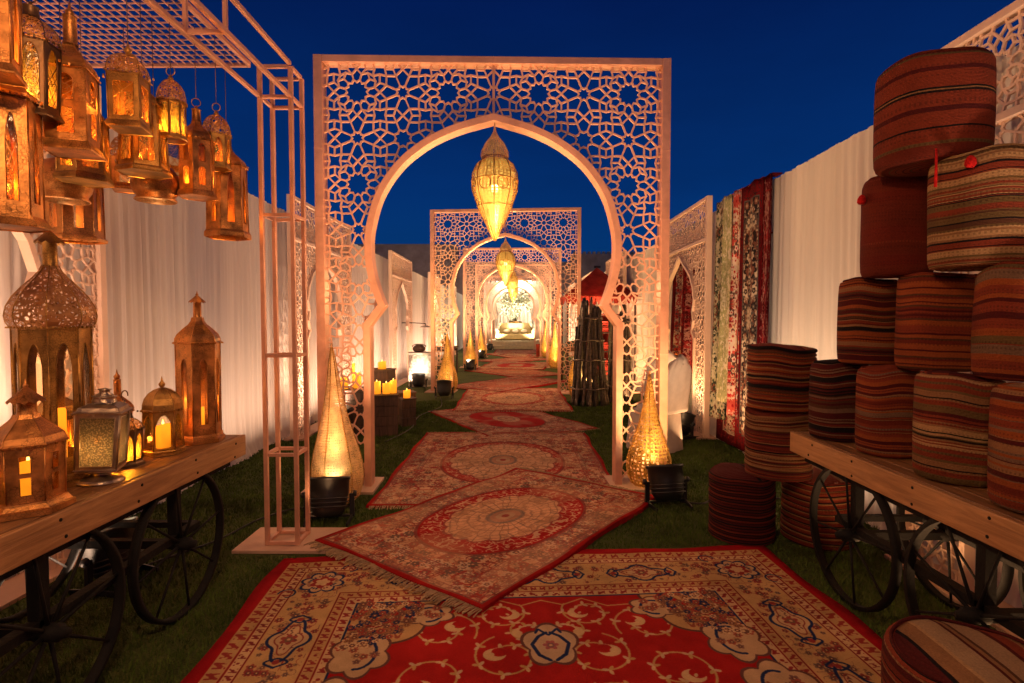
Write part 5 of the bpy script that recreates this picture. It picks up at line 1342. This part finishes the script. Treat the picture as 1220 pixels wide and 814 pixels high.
for i, (x, y, z, r, h, lb) in enumerate([(-1.83, 7.12, .54, .05, .16, 'left candle of the three on the brown crate'), (-1.71, 7.14, .54, .048, .14, 'middle candle of the three on the brown crate'), (-1.63, 7.20, .54, .045, .17, 'right candle of the three on the brown crate'), (-1.56, 7.74, .40, .05, .11, 'stubby candle on the small propped crate'),
        (-2.0, 8.1, .78, .06, .11, 'single candle on top of the tall black crate'), (-2.42, 7.2, .60, .045, .24, 'tall candle farthest left behind the arch fretwork'), (-2.27, 7.16, .60, .05, .16, 'candle second from the left behind the arch fretwork'), (-2.12, 7.25, .60, .05, .20, 'candle third from the left behind the arch fretwork'), (-2.2, 7.34, .60, .02, .32, 'thin taper candle behind the arch fretwork')]):
    candle(lb, (x, y, z), r, h, CG, power=CAND)
def fret_drum(label, x, y, r, h):
    root = thing('fretwork_drum', label, 'drum table', (x, y, 0))
    b = MB(); b.lathe([(r, .02), (r, h)], 44); b.build('pierced_side', M['drumw'], root, solid=.01)
    i = MB(); i.lathe([(r*.9, .03), (r*.9, h-.01)], 32); i.build('inner_cloth', M['linen'], root)
    t = MB(); t.lathe([(.001, h), (r*1.03, h), (r*1.05, h+.012), (r*1.03, h+.028), (.001, h+.03)], 44); t.lathe([(r*1.02, 0), (r*1.02, .03)], 44); t.build('rims', M['linen'], root)
    return root
fret_drum('white pierced fretwork drum table lit from in front, by the second arch', -2.20, 12.55, .285, .74)
def pot(label, x, y, z, r, h, m, name='pot', group=None):
    root = thing(name, label, 'pot', (x, y, z), 0, group)
    b = MB(); b.lathe([(r*.6, 0), (r*.95, h*.25), (r, h*.45), (r*.75, h*.75), (r*.45, h*.88), (r*.5, h*.94), (r*.62, h), (r*.54, h), (r*.4, h*.86), (r*.6, h*.5), (.001, h*.2)], 28, cap0=True)
    b.build('body', m, root)
    k = MB()
    for s in (-1, 1): k.tube([(s*r*(.5+.55*math.sin(t)), 0, h*(.72+.18*math.cos(t))) for t in [PI*q/8 for q in range(9)]], r*.06, 6)
    k.build('handle', m, root); return root
pot('dark brown pot standing on the white fretwork drum', -2.24, 12.55, .772, .15, .19, M['darkwood'])
pot('pale pot on the dark table behind the second arch', -1.95, 15.1, .80, .12, .26, M['stone'])
def table(label, x, y, sx, sy, h, rz, m, group='dark tables along the walkway'):
    root = thing('side_table', label, 'table', (x, y, 0), rz, group)
    t = MB(); t.box(0, 0, h-.02, sx, sy, .04); t.build('top', M[m], root, bevel=.004)
    for s in (-1, 1):
        for q in (-1, 1):
            l = MB(); l.box(s*(sx/2-.04), q*(sy/2-.04), (h-.04)/2, .045, .045, h-.04); l.build('leg', M[m], root)
    a = MB(); a.box(0, sy/2-.05, h-.09, sx-.12, .02, .09); a.box(0, -sy/2+.05, h-.09, sx-.12, .02, .09); a.build('apron', M[m], root)
    return root
table('dark wooden table left of the walkway just past the second arch', -1.95, 15.1, .6, .9, .78, 0, 'darkwood')
def plant(label, x, y, z, r, h, n, m, seed, name='potted_plant', pet=None):
    root = thing(name, label, 'plant', (x, y, z)); rs = random.Random(seed)
    p = MB(); p.lathe([(r*.28, 0), (r*.42, h*.16), (r*.46, h*.22), (r*.40, h*.22), (.001, h*.18)], 20, cap0=True); p.build('vase', M['copper2'], root)
    st = MB(); lf = MB(); fl = MB()
    for k in range(n):
        a = rs.uniform(0, 2*PI); e = rs.uniform(.15, 1)**.7; tip = Vector((r*e*math.cos(a), r*e*math.sin(a), h*(1-.55*e*rs.random())))
        st.tube([(0, 0, h*.18), tip*.5+Vector((0, 0, h*.12)), tip], .005, 4)
        for q in range(5):
            c = tip+Vector((rs.gauss(0, .10*r), rs.gauss(0, .10*r), rs.gauss(0, .07*h))); d = Vector((rs.gauss(0, 1), rs.gauss(0, 1), rs.gauss(.2, .8))).normalized(); t = d.orthogonal().normalized(); L = r*rs.uniform(.16, .3); w = L*.28
            lf.add([c, c+d*L*.5+t*w, c+d*L, c+d*L*.5-t*w], [(0, 1, 2, 3)])
        if pet and rs.random() < .75:
            for q in range(7):
                d = Vector((rs.gauss(0, 1), rs.gauss(0, 1), rs.gauss(.4, .7))).normalized(); t = d.orthogonal().normalized(); L = r*.17; w = L*.4
                fl.add([tip, tip+d*L*.6+t*w, tip+d*L, tip+d*L*.6-t*w], [(0, 1, 2, 3)])
    st.build('stems', m, root); lf.build('leaves', m, root)
    if pet: fl.build('flowers', pet, root)
    return root
plant('spiky plant on the dark table past the second arch', -1.95, 14.9, .80, .26, .7, 22, M['leafpale'], 3)
def disc_lamp(label, p, r):
    root = thing('disc_lamp', label, 'lamp', p)
    b = MB(); b.lathe([(.001, .05), (r*.5, .045), (r*.95, .012), (r, 0), (r*.94, -.004)], 32); b.build('shade', M['linen'], root)
    l = MB(); l.lathe([(.001, -.002), (r*.9, -.002)], 28); l.build('lens', M['lampw'], root)
    w = MB(); w.tube([(0, 0, .05), (0, 0, .10), (-.3, 0, .12), (-.62, 0, .12)], .012, 6); w.build('bracket', M['iron'], root)
disc_lamp('round white lamp on a bracket against the left drape', (-2.36, 14.2, 1.32), .16)

# ------------------------------------------------------------------ right side: slip-covered chair, pedestal, pole bundles, red stall
def chair(label, x, y, rz):
    root = thing('draped_chair', label, 'chair', (x, y, 0), rz, 'white cloth covered chairs behind the arch post')
    b = MB(); n = 40; rows = 16; vs = []
    # skirt hanging to the turf
    for j in range(rows+1):
        v = j/rows
        for i in range(n):
            t = 2*PI*i/n; q = 4.0; c, s = math.cos(t), math.sin(t); rr = (abs(c)**q+abs(s)**q)**(-1/q)
            k = 1+(.10*(1-v)+.035*(1-v)*math.sin(9*t+1)+.02*(1-v)*math.sin(14*t))
            vs.append((.24*rr*c*k, .25*rr*s*k, .01+.45*v))
    fs = [(j*n+i, j*n+(i+1) % n, (j+1)*n+(i+1) % n, (j+1)*n+i) for j in range(rows) for i in range(n)]; fs.append([rows*n+i for i in range(n)])
    b.add(vs, fs, smooth=True); b.build('skirt', M['linen'], root)
    s = MB(); s.lathe([(.30, .44), (.325, .46), (.32, .50), (.27, .525), (.001, .53)], 4, phase=PI/4, smooth=True); o = s.build('seat', M['linen'], root); m = o.modifiers.new('sub', 'SUBSURF'); m.levels = m.render_levels = 3
    k = MB(); W = .23; pts = []
    rows = 14; vs = []
    for j in range(rows+1):
        v = j/rows; z = .46+.62*v; w = W*(1.05-.10*v)*(math.sqrt(max(0, 1-((v-.72)/.28)**2)) if v > .72 else 1)
        for i in range(17):
            u = i/16*2-1; vs.append((w*u, .22+.07*v+.02*math.cos(u*PI/2)+.006*math.sin(u*9+v*6), z))
    fs = [(j*17+i, j*17+i+1, (j+1)*17+i+1, (j+1)*17+i) for j in range(rows) for i in range(16)]
    k.add(vs, fs, smooth=True); k.build('backrest', M['linen'], root, solid=.06)
    return root
chair('white cloth covered chair behind the right post of the nearest arch', 1.62, 6.35, R(-140))
chair('second white draped chair, its round back behind the glowing par can', 2.08, 7.7, R(165))
def pedestal(label, x, y, h, s, m):
    root = thing('pedestal', label, 'pedestal', (x, y, 0))
    b = MB(); b.box(0, 0, h/2, s*.82, s*.82, h-.1); b.build('shaft', m, root, bevel=.004)
    t = MB(); t.box(0, 0, h-.025, s*1.05, s*1.05, .05); t.box(0, 0, h-.065, s*.92, s*.92, .03); t.build('capital', m, root, bevel=.004)
    f = MB(); f.box(0, 0, .03, s*1.05, s*1.05, .06); f.build('foot', m, root, bevel=.004)
pedestal('green painted pedestal with a small orange lamp before the right lattice screen', 2.33, 7.95, .83, .30, M['green'])
L_('small glowing orange lamp on the green pedestal', (2.33, 7.95, .832), 8, .07, .085, .12, 'low', .04, None, 'knob', (1.1, .015), full, 'copper', 'copper', 'amber', power=9, group=None)
def bundle(label, x, y, H, r0, r1, n, seed):
    root = thing('pole_bundle', label, 'pole bundle', (x, y, 0), 0, 'bundles of carved wooden poles'); rs = random.Random(seed)
    for k in range(n):
        a = 2*PI*k/n+rs.uniform(-.12, .12); q = rs.choice([1, .93, .72]); p0 = Vector((r0*q*math.cos(a), r0*q*math.sin(a), .0)); aa = a+rs.uniform(.0, .35); p1 = Vector((r1*q*math.cos(aa), r1*q*math.sin(aa), H*rs.uniform(.72, 1.03)))+Vector((rs.gauss(0, .03), rs.gauss(0, .03), 0)); th = rs.uniform(.75, 1.5)
        b = MB(); pts = []; rr = []
        for i in range(31):
            t = i/30; pts.append(p0.lerp(p1, t)+Vector((rs.gauss(0, .002), rs.gauss(0, .002), 0))); rr.append(.024*th*(1+.28*math.sin(t*42+k*2.1)*(.5+.5*math.sin(t*9+k))))
        b.tube(pts, rr, 7); b.build('pole', M['pole'] if k % 3 else M['poleb'], root)
    for f in (.16, .42, .60, .80):
        rr = (r0+(r1-r0)*f)*1.08; c = MB(); c.tube([(rr*math.cos(t*PI/14), rr*math.sin(t*PI/14), H*f+.012*math.sin(t*1.3+f*9)) for t in range(28)], .016, 6, closed=True); c.build('binding', M['poleb'], root)
bundle('tall bundle of dark carved poles tapering upwards beside the second arch', 1.30, 9.7, 1.92, .33, .17, 36, 1)
bundle('second bundle of dark carved poles, partly behind the nearest arch post', 1.92, 10.1, 1.85, .22, .13, 18, 2)
def stall():
    root = thing('canopy_stall', 'stall with a peaked red cloth canopy over red shelves', 'market stall', (1.85, 12.6, 0)); h, z0, z1 = .78, 2.05, 2.72
    for sx in (-1, 1):
        for sy in (-1, 1):
            p = MB(); p.tube([(sx*(h-.05), sy*(h-.05), 0), (sx*(h-.05), sy*(h-.05), z0)], .022, 8); p.build('post', M['darkwood'], root)
    b = MB(); n = 10; vs = []
    cs = [(-h, -h), (h, -h), (h, h), (-h, h)]
    for i in range(4):
        a, c = cs[i], cs[(i+1) % 4]; base = []
        for j in range(n+1):
            t = j/n
            for k in range(n+1):
                u = k/n; x = a[0]+(c[0]-a[0])*u; y = a[1]+(c[1]-a[1])*u
                base.append((x*(1-t), y*(1-t), z0+(z1-z0)*t-.10*math.sin(PI*t)*(.6+.4*math.cos((u-.5)*PI*2))-.03*math.sin(u*PI)*(1-t)))
        b.add(base, [(j*(n+1)+k, j*(n+1)+k+1, (j+1)*(n+1)+k+1, (j+1)*(n+1)+k) for j in range(n) for k in range(n)], smooth=False)
    b.build('canopy', M['redcloth'], root, solid=.004)
    v = MB()
    for i in range(4):
        a, c = cs[i], cs[(i+1) % 4]
        for k in range(12):
            u0, u1 = k/12, (k+1)/12; pa = Vector((a[0]+(c[0]-a[0])*u0, a[1]+(c[1]-a[1])*u0, z0)); pb = Vector((a[0]+(c[0]-a[0])*u1, a[1]+(c[1]-a[1])*u1, z0))
            v.add([pa, pb, pb.lerp(pa, .2)-Vector((0, 0, .14)), pa.lerp(pb, .5)-Vector((0, 0, .19)), pa.lerp(pb, .2)-Vector((0, 0, .14))], [(0, 4, 3, 2, 1)])
    v.build('valance', M['redcloth'], root)
stall()
def shelf():
    root = thing('shelf_rack', 'dark rack of shelves holding red folded textiles under the red canopy', 'shelf', (1.95, 12.4, 0))
    for sx in (-1, 1):
        for sy in (-1, 1):
            p = MB(); p.box(sx*.47, sy*.17, .85, .04, .04, 1.7); p.build('post', M['darkwood'], root)
    for z in (.35, .8, 1.22, 1.62):
        s = MB(); s.box(0, 0, z, .9, .36, .025); s.build('shelf_board', M['darkwood'], root)
    b = MB(); b.box(0, .20, .95, .98, .012, 1.4); b.build('back_cloth', M['redcloth'], root)
    rs = random.Random(9); w = ['leftmost', 'middle', 'rightmost']
    for j, z in enumerate((.363, .813, 1.233)):
        for i in range(3):
            o = thing('folded_textile', '%s folded red textile on the %s shelf of the rack' % (w[i], ['low', 'middle', 'upper'][j]), 'textile', (1.95-.29+.29*i, 12.37, z), 0, 'red textiles folded on the rack')
            n = rs.randint(3, 5)
            for k in range(n):
                b = MB(); b.box(rs.uniform(-.01, .01), 0, .025+k*.05, .24, .26, .046); b.build('fold', M['redcloth'] if rs.random() < .7 else HR['redw'], o, bevel=.015)
shelf()
table('brown wooden stand with red cloth, right of the second arch', 1.5, 14.6, .5, .7, .80, .1, 'midwood')
pot('green glazed bowl on the brown stand right of the walkway', 1.48, 14.5, .80, .16, .16, M['green'], 'bowl')
table('small brown stand right of the walkway near the third arch', 1.35, 18.3, .45, .5, .75, 0, 'midwood')
candle('bright candle on the small brown stand by the third arch', (1.33, 18.2, .75), .06, .2, None, CAND)
plant('small pale green plant on the stand by the third arch', 1.42, 18.45, .75, .22, .5, 14, M['leafpale'], 8)
def box_seat(label, x, y, s, h, m):
    root = thing('cube_stool', label, 'stool', (x, y, 0)); b = MB(); b.box(0, 0, h/2, s, s, h-.06); b.build('sides', m, root, bevel=.01)
    t = MB(); t.box(0, 0, h-.01, s*1.04, s*1.04, .07); t.build('cushion', m, root, bevel=.025)
box_seat('red cube stool near the right end of the walkway', .98, 22.6, .3, .5, M['redcloth'])

# ------------------------------------------------------------------ platform, sofa and lit niche at the far end
def dais():
    root = thing('platform', 'low cream platform carrying the sofa at the end of the walkway', 'platform', (-.05, 31.0, 0))
    b = MB(); b.box(0, 0, .20, 3.0, 4.0, .40); b.build('upper_step', M['cushion'], root, bevel=.01)
    c = MB(); c.box(0, -2.2, .10, 3.1, .4, .20); c.build('lower_step', M['cushion'], root, bevel=.01)
dais()
def sofa():
    root = thing('sofa', 'gold sofa with pale cushions centred below the lit niche', 'sofa', (-.05, 30.2, .40)); w = .88
    s = MB(); s.box(0, 0, .22, 2*w, .75, .30); s.build('seat', M['sofa'], root, bevel=.03)
    b = MB(); b.box(0, .33, .58, 2*w, .16, .78); b.build('backrest', M['sofa'], root, bevel=.03)
    for q in (-1, 1):
        a = MB(); a.box(q*(w+.07), 0, .32, .14, .78, .5); a.build('armrest', M['sofa'], root, bevel=.04)
    for i in (-1, 0, 1):
        c = MB(); c.lathe([(.001, -.07), (.2, -.05), (.24, 0), (.2, .05), (.001, .07)], 4, phase=PI/4); o = c.build('cushion', M['cushion'], root, (i*.48, .18, .52), (R(72), 0, 0)); m = o.modifiers.new('s', 'SUBSURF'); m.levels = m.render_levels = 2; o.scale = (1.25, .75, 1)
    for q in (-1, 1):
        for r in (-1, 1):
            l = MB(); l.lathe([(.025, 0), (.035, .07)], 8, (q*(w-.1), r*.28, 0)); l.build('leg', M['copper2'], root)
sofa()
def niche():
    root = thing('niche_backdrop', 'tall white lit niche backdrop with an arched opening behind the sofa', 'backdrop', (-.08, 32.2, 0))
    prof = [(1.18, .4), (1.18, 1.55), (1.02, 1.70), (1.12, 1.95), (1.15, 2.2), (1.10, 2.45), (.97, 2.70), (.75, 2.93), (.45, 3.10), (.18, 3.2), (0, 3.24)]
    w = MB(); W, H = 1.75, 3.75; pts = [(-x, z) for x, z in prof]+[(x, z) for x, z in prof[::-1][1:]]; n = len(pts)
    out = []
    for i, (x, z) in enumerate(pts):
        if z <= 1.6: out.append((math.copysign(W, x), z))
        else:
            t = math.atan2(z-1.6, x); k = min(W/max(1e-6, abs(math.cos(t))), (H-1.6)/max(1e-6, math.sin(t))); out.append((k*math.cos(t), 1.6+k*math.sin(t)))
    vs = [(x, 0, z) for x, z in pts]+[(x, 0, z) for x, z in out]
    w.add(vs, [(i, i+1, n+i+1, n+i) for i in range(n-1)]); 
    for c in (-1, 1):
        ii = min(range(n), key=lambda i: abs(math.atan2(out[i][1]-1.6, out[i][0])-math.atan2(H-1.6, c*W)))
    w.build('front_wall', M['cream_lat'], root, solid=.08)
    b = MB(); band(b, prof, .07, .16); b.build('arch_band', M['rose'], root)
    d = MB(); nn = 120; vs = []
    for j in range(7):
        for i in range(nn+1):
            x = -1.9+3.8*i/nn; v = j/6; gather = 1-.25*math.sin(PI*v)*0; vs.append((x*gather, 1.1+.05*math.sin(x*24)+.03*math.sin(x*41+1), .02+3.9*v))
    d.add(vs, [(j*(nn+1)+i, j*(nn+1)+i+1, (j+1)*(nn+1)+i+1, (j+1)*(nn+1)+i) for j in range(6) for i in range(nn)], smooth=True); d.build('back_drape', M['linen'], root)
    for q in (-1, 1):
        s = MB(); vs = []
        for j in range(13):
            v = j/12; z = .45+2.6*v; wv = .10+.55*v**2
            for i in range(15):
                u = i/14; vs.append((q*(1.15-u*wv), .45+.04*math.sin(u*20), z+.25*u*v))
        s.add(vs, [(j*15+i, j*15+i+1, (j+1)*15+i+1, (j+1)*15+i) for j in range(12) for i in range(14)], smooth=True); s.build('swag', M['linen'], root)
niche()
plant('tall pale blue and cream flower arrangement standing behind the sofa', -.05, 31.0, 1.02, .85, 2.0, 90, M['sage'], 12, 'flower_arrangement', M['petal'])
pedestal('cream plinth behind the sofa under the flower arrangement', -.05, 31.0, 1.0, 1.4, M['cushion']) if False else None
def plinth():
    root = thing('plinth', 'wide cream plinth behind the sofa under the flower arrangement', 'plinth', (-.05, 31.0, .40)); b = MB(); b.box(0, 0, .30, 2.2, .6, .58); b.build('body', M['cushion'], root, bevel=.01); t = MB(); t.box(0, 0, .605, 2.26, .66, .03); t.build('top', M['cushion'], root, bevel=.005)
plinth()
plant('small plant at the right end of the cream plinth', .85, 31.0, 1.02, .2, .4, 14, M['leafpale'], 14)
plant('clump of blue flowers in front of the tall arrangement', -.3, 30.85, 1.02, .45, 1.2, 40, M['sage'], 15, 'flower_arrangement', M['blue'])

# ------------------------------------------------------------------ fort building beyond the end
def fort():
    root = thing('fort_building', 'plain plastered fort wall with a crenellated roofline beyond the walkway', 'building', (0, 42, 0))
    b = MB()
    prof = [(-14, 7.1), (-5.2, 7.1), (-5.2, 5.6), (4.6, 5.6), (4.6, 6.4), (16, 6.4)]
    for (x0, x1, h) in ((-15, -4.6, 7.3), (-4.596, 4.3, 6.0), (4.304, 17, 6.6)): b.box((x0+x1)/2, 1, h/2, x1-x0, 2, h)
    b.build('wall', M['stone'], root)
    c = MB()
    for k in range(34): c.box(4.5+.37*k, .25, 6.6+.09, .22, .4, .18)
    c.build('crenellation', M['stone'], root)
    c = MB(); c.box(-9.8, .3, 7.33, 10.4, .6, .06); c.build('coping', M['stone'], root)
    for x in (6.2, 8.6, 11):
        w = MB(); w.box(x, -.02, 5.6, .5, .06, .18); w.build('slot_window', M['darkwood'], root)
fort()

# ------------------------------------------------------------------ cables on the turf
def cable(label, pts):
    b = MB(); p = [Vector(q) for q in pts]; out = []
    for i in range(len(p)-1):
        a, b0, c, d = p[max(0, i-1)], p[i], p[i+1], p[min(len(p)-1, i+2)]
        for k in range(8):
            t = k/8; out.append(.5*((2*b0)+(c-a)*t+(2*a-5*b0+4*c-d)*t*t+(3*b0-a-3*c+d)*t**3))
    out.append(p[-1]); b.tube(out, .007, 6); tag(b.build('power_cable', M['rubber']), label, 'cable', 'power cables on the turf')
cable('black cable trailing right from the par can by the right tear lamp', [(1.34, 4.42, .02), (1.5, 4.36, .025), (1.66, 4.5, .02), (1.8, 4.4, .02), (1.95, 4.55, .02), (2.2, 4.5, .02)])
cable('black cable running along the turf past the crates to the second arch', [(-1.6, 6.6, .02), (-1.45, 7.4, .02), (-1.5, 8.4, .022), (-1.3, 9.3, .02), (-1.45, 10.4, .02)])
cable('black cable trailing from the left par can past the truss post to the lantern cart', [(-1.52, 4.1, .02), (-1.7, 4.25, .02), (-1.9, 4.0, .025), (-2.02, 3.6, .02), (-2.2, 3.3, .02), (-2.3, 3.1, .02)])

grass()
# ------------------------------------------------------------------ light
sky()
for c in (lambda: None,): pass
# par cans: each washes its tear lamp and the arch foot above it
def wash(loc, tgt, e, col=WARM, ang=70, rad=.06): lamp('SPOT', loc, e*WASH, col, rad, tgt, ang, .8)
def strip(x, y0, y1, side, e, col, zt=2.6, z=.12):
    """one added unseen area light along the foot of a wall"""
    o = lamp('AREA', (x, (y0+y1)/2, z), e*WASH, col, target=(x+side*.75, (y0+y1)/2, zt))
    o.data.shape = 'RECTANGLE'; o.data.size = .12; o.data.size_y = y1-y0
    d = Vector((side*.75, 0, zt-z)).normalized(); zc = -d; yc = Vector((0, 1, 0)); xc = yc.cross(zc)
    o.rotation_euler = Matrix((xc, yc, zc)).transposed().to_euler()
    o.data.spread = R(150)
# tear lamps
wash((-1.40, 3.98, .36), (-1.45, 4.42, .95), 13, WARM, 80); wash((-1.30, 3.5, .15), (-1.45, 4.4, .9), 9, WARM, 40)
wash((1.22, 4.38, .34), (1.19, 4.86, .65), 10, GOLD, 80)
wash((-1.40, 10.5, .30), (-1.42, 11.25, .8), 22, GOLD, 80); wash((.98, 9.8, .3), (1.2, 10.45, .9), 18, GOLD, 80)
wash((-1.37, 16.1, .30), (-1.42, 16.9, .8), 26, GOLD, 80); wash((1.15, 16.1, .30), (1.2, 16.9, .8), 24, GOLD, 80)
wash((-1.35, 21.2, .30), (-1.42, 22.0, .8), 26, GOLD, 80); wash((1.15, 21.2, .30), (1.2, 22.0, .8), 24, GOLD, 80)
wash((-2.05, 11.7, .40), (-2.2, 12.55, .5), 22, WHITE, 70)
wash((2.15, 7.0, .38), (2.6, 7.5, 1.9), 16, WARM, 110)
wash((-2.25, 6.9, .36), (-2.95, 7.6, 1.8), 36, PINK, 110)
wash((-2.3, 3.05, .36), (-2.98, 2.6, 1.5), 22, PINK, 120)
# added lights that even out the walls, without fixtures
for (y0, y1, e, col) in [(1.4, 3.2, 5, PINK), (3.9, 6.4, 8, PINK), (6.6, 9.4, 18, PINK), (9.6, 14.8, 32, PINK), (15.2, 20.0, 36, PINK), (20.4, 26, 60, WHITE)]: strip(-2.42, y0, y1, -1, e, col)
for (y0, y1, e, col) in [(1.4, 3.3, 4, WARM), (3.6, 5.4, 11, (1, .68, .44)), (5.3, 6.7, 3.5, WARM), (8.3, 9.3, 7, GOLD), (9.6, 14.8, 30, WARM), (15.2, 20, 36, WARM), (20.4, 26, 60, WHITE)]: strip(1.95 if y0 == 5.3 else 2.02, y0, y1, 1, e, col)
wash((-2.5, 1.7, .84), (-3.0, 2.0, 1.9), 40, PINK, 130, .1); wash((-2.5, 2.7, .84), (-3.0, 3.0, 1.9), 18, PINK, 130, .1)  # added spots at deck height, no fixture; brighten the wall behind the lanterns
wash((2.3, 1.5, 1.0), (2.62, 1.8, 2.4), 30, PINK, 120, .1)
# unseen spots added low in front of the arches, tipped up at the fretwork
for (x0, y, e, col) in [(-1.0, 3.85, 58, WARM), (1.30, 3.9, 62, WARM), (-1.6, 9.9, 165, GOLD), (1.4, 9.9, 165, GOLD), (-1.5, 16.0, 230, (1, .64, .34)), (1.4, 16.0, 230, (1, .64, .34)), (-1.5, 21.0, 230, (1, .64, .34)), (1.4, 21.0, 230, (1, .64, .34)), (-1.5, 27.0, 190, WHITE), (1.3, 27.0, 190, WHITE)]:
    wash((x0, y, .3), (x0*.45, y+1.3, 3.2), e, col, 100, .08)
# low spots beyond the first three arches, aimed back at their far sides
for (x, y) in ((-1.3, 6.2), (1.2, 6.2), (-1.3, 12.6), (1.2, 12.6), (-1.3, 18.7), (1.2, 18.7)): wash((x, y, .3), (x*.6, y-1.2, 3.0), 40, GOLD, 100, .08)
# platform
lamp('AREA', (-.05, 32.75, 3.9), 260*WASH, (1.0, .86, .62), target=(-.05, 32.9, 1.0), size=2.0)
wash((-1.2, 32.6, .45), (-.6, 33.2, 2.2), 80, WHITE, 120); wash((1.1, 32.6, .45), (.5, 33.2, 2.2), 80, WHITE, 120)
wash((-1.35, 29.3, .5), (-.1, 31.2, 2.1), 420, WHITE, 70); wash((1.25, 29.3, .5), (-.1, 31.2, 2.1), 420, WHITE, 70)
wash((-.1, 28.6, 2.9), (-.05, 30.2, .75), 110, WHITE, 60)  # added unseen spot that brightens the sofa
lamp('POINT', (1.75, 12.1, 1.85), 22*WASH, (1.0, .55, .28), .06)
# added unseen fill lamps behind and above the camera
lamp('POINT', (-1.2, -1.7, 2.6), BACK, (1.0, .50, .21), .18)
lamp('POINT', (-.45, .5, 2.8), BACK2, (1.0, .53, .23), .12)
lamp('POINT', (-.15, 4.5, 2.15), 56, WARM, .08); lamp('POINT', (-.2, 10.9, 2.1), 95, WARM, .08); lamp('POINT', (-.1, 16.9, 2.1), 110, GOLD, .08); lamp('POINT', (-.1, 21.9, 2.1), 120, GOLD, .08)  # added fill just below the pendants, brightens the rugs
lamp('SPOT', (0, 33.6, .6), 1500, (1.0, .58, .38), .2, (-6, 42, 5), 160, 1)  # added unseen spot that brightens the fort wall

# ------------------------------------------------------------------ camera
cam = bpy.data.cameras.new('camera'); co = bpy.data.objects.new('camera', cam); link(co)
cam.sensor_width = 36; cam.lens = 36*FOC/1220; cam.clip_end = 600; cam.clip_start = .05
co.location = (0, 0, EYE); co.rotation_euler = (PI/2+PITCH, 0, YAW)
scene.camera = co
scene.render.engine = 'CYCLES'
cy = scene.cycles
cy.use_denoising = True; cy.max_bounces = 8; cy.transparent_max_bounces = 24; cy.diffuse_bounces = 3; cy.glossy_bounces = 3; cy.transmission_bounces = 4
cy.sample_clamp_indirect = 4; cy.sample_clamp_direct = 0; cy.use_light_tree = True; cy.caustics_reflective = False; cy.caustics_refractive = False
vs_ = scene.view_settings; vs_.view_transform = 'Standard'; vs_.look = 'None'; vs_.exposure = EXPO; vs_.gamma = 1; vs_.use_curve_mapping = False
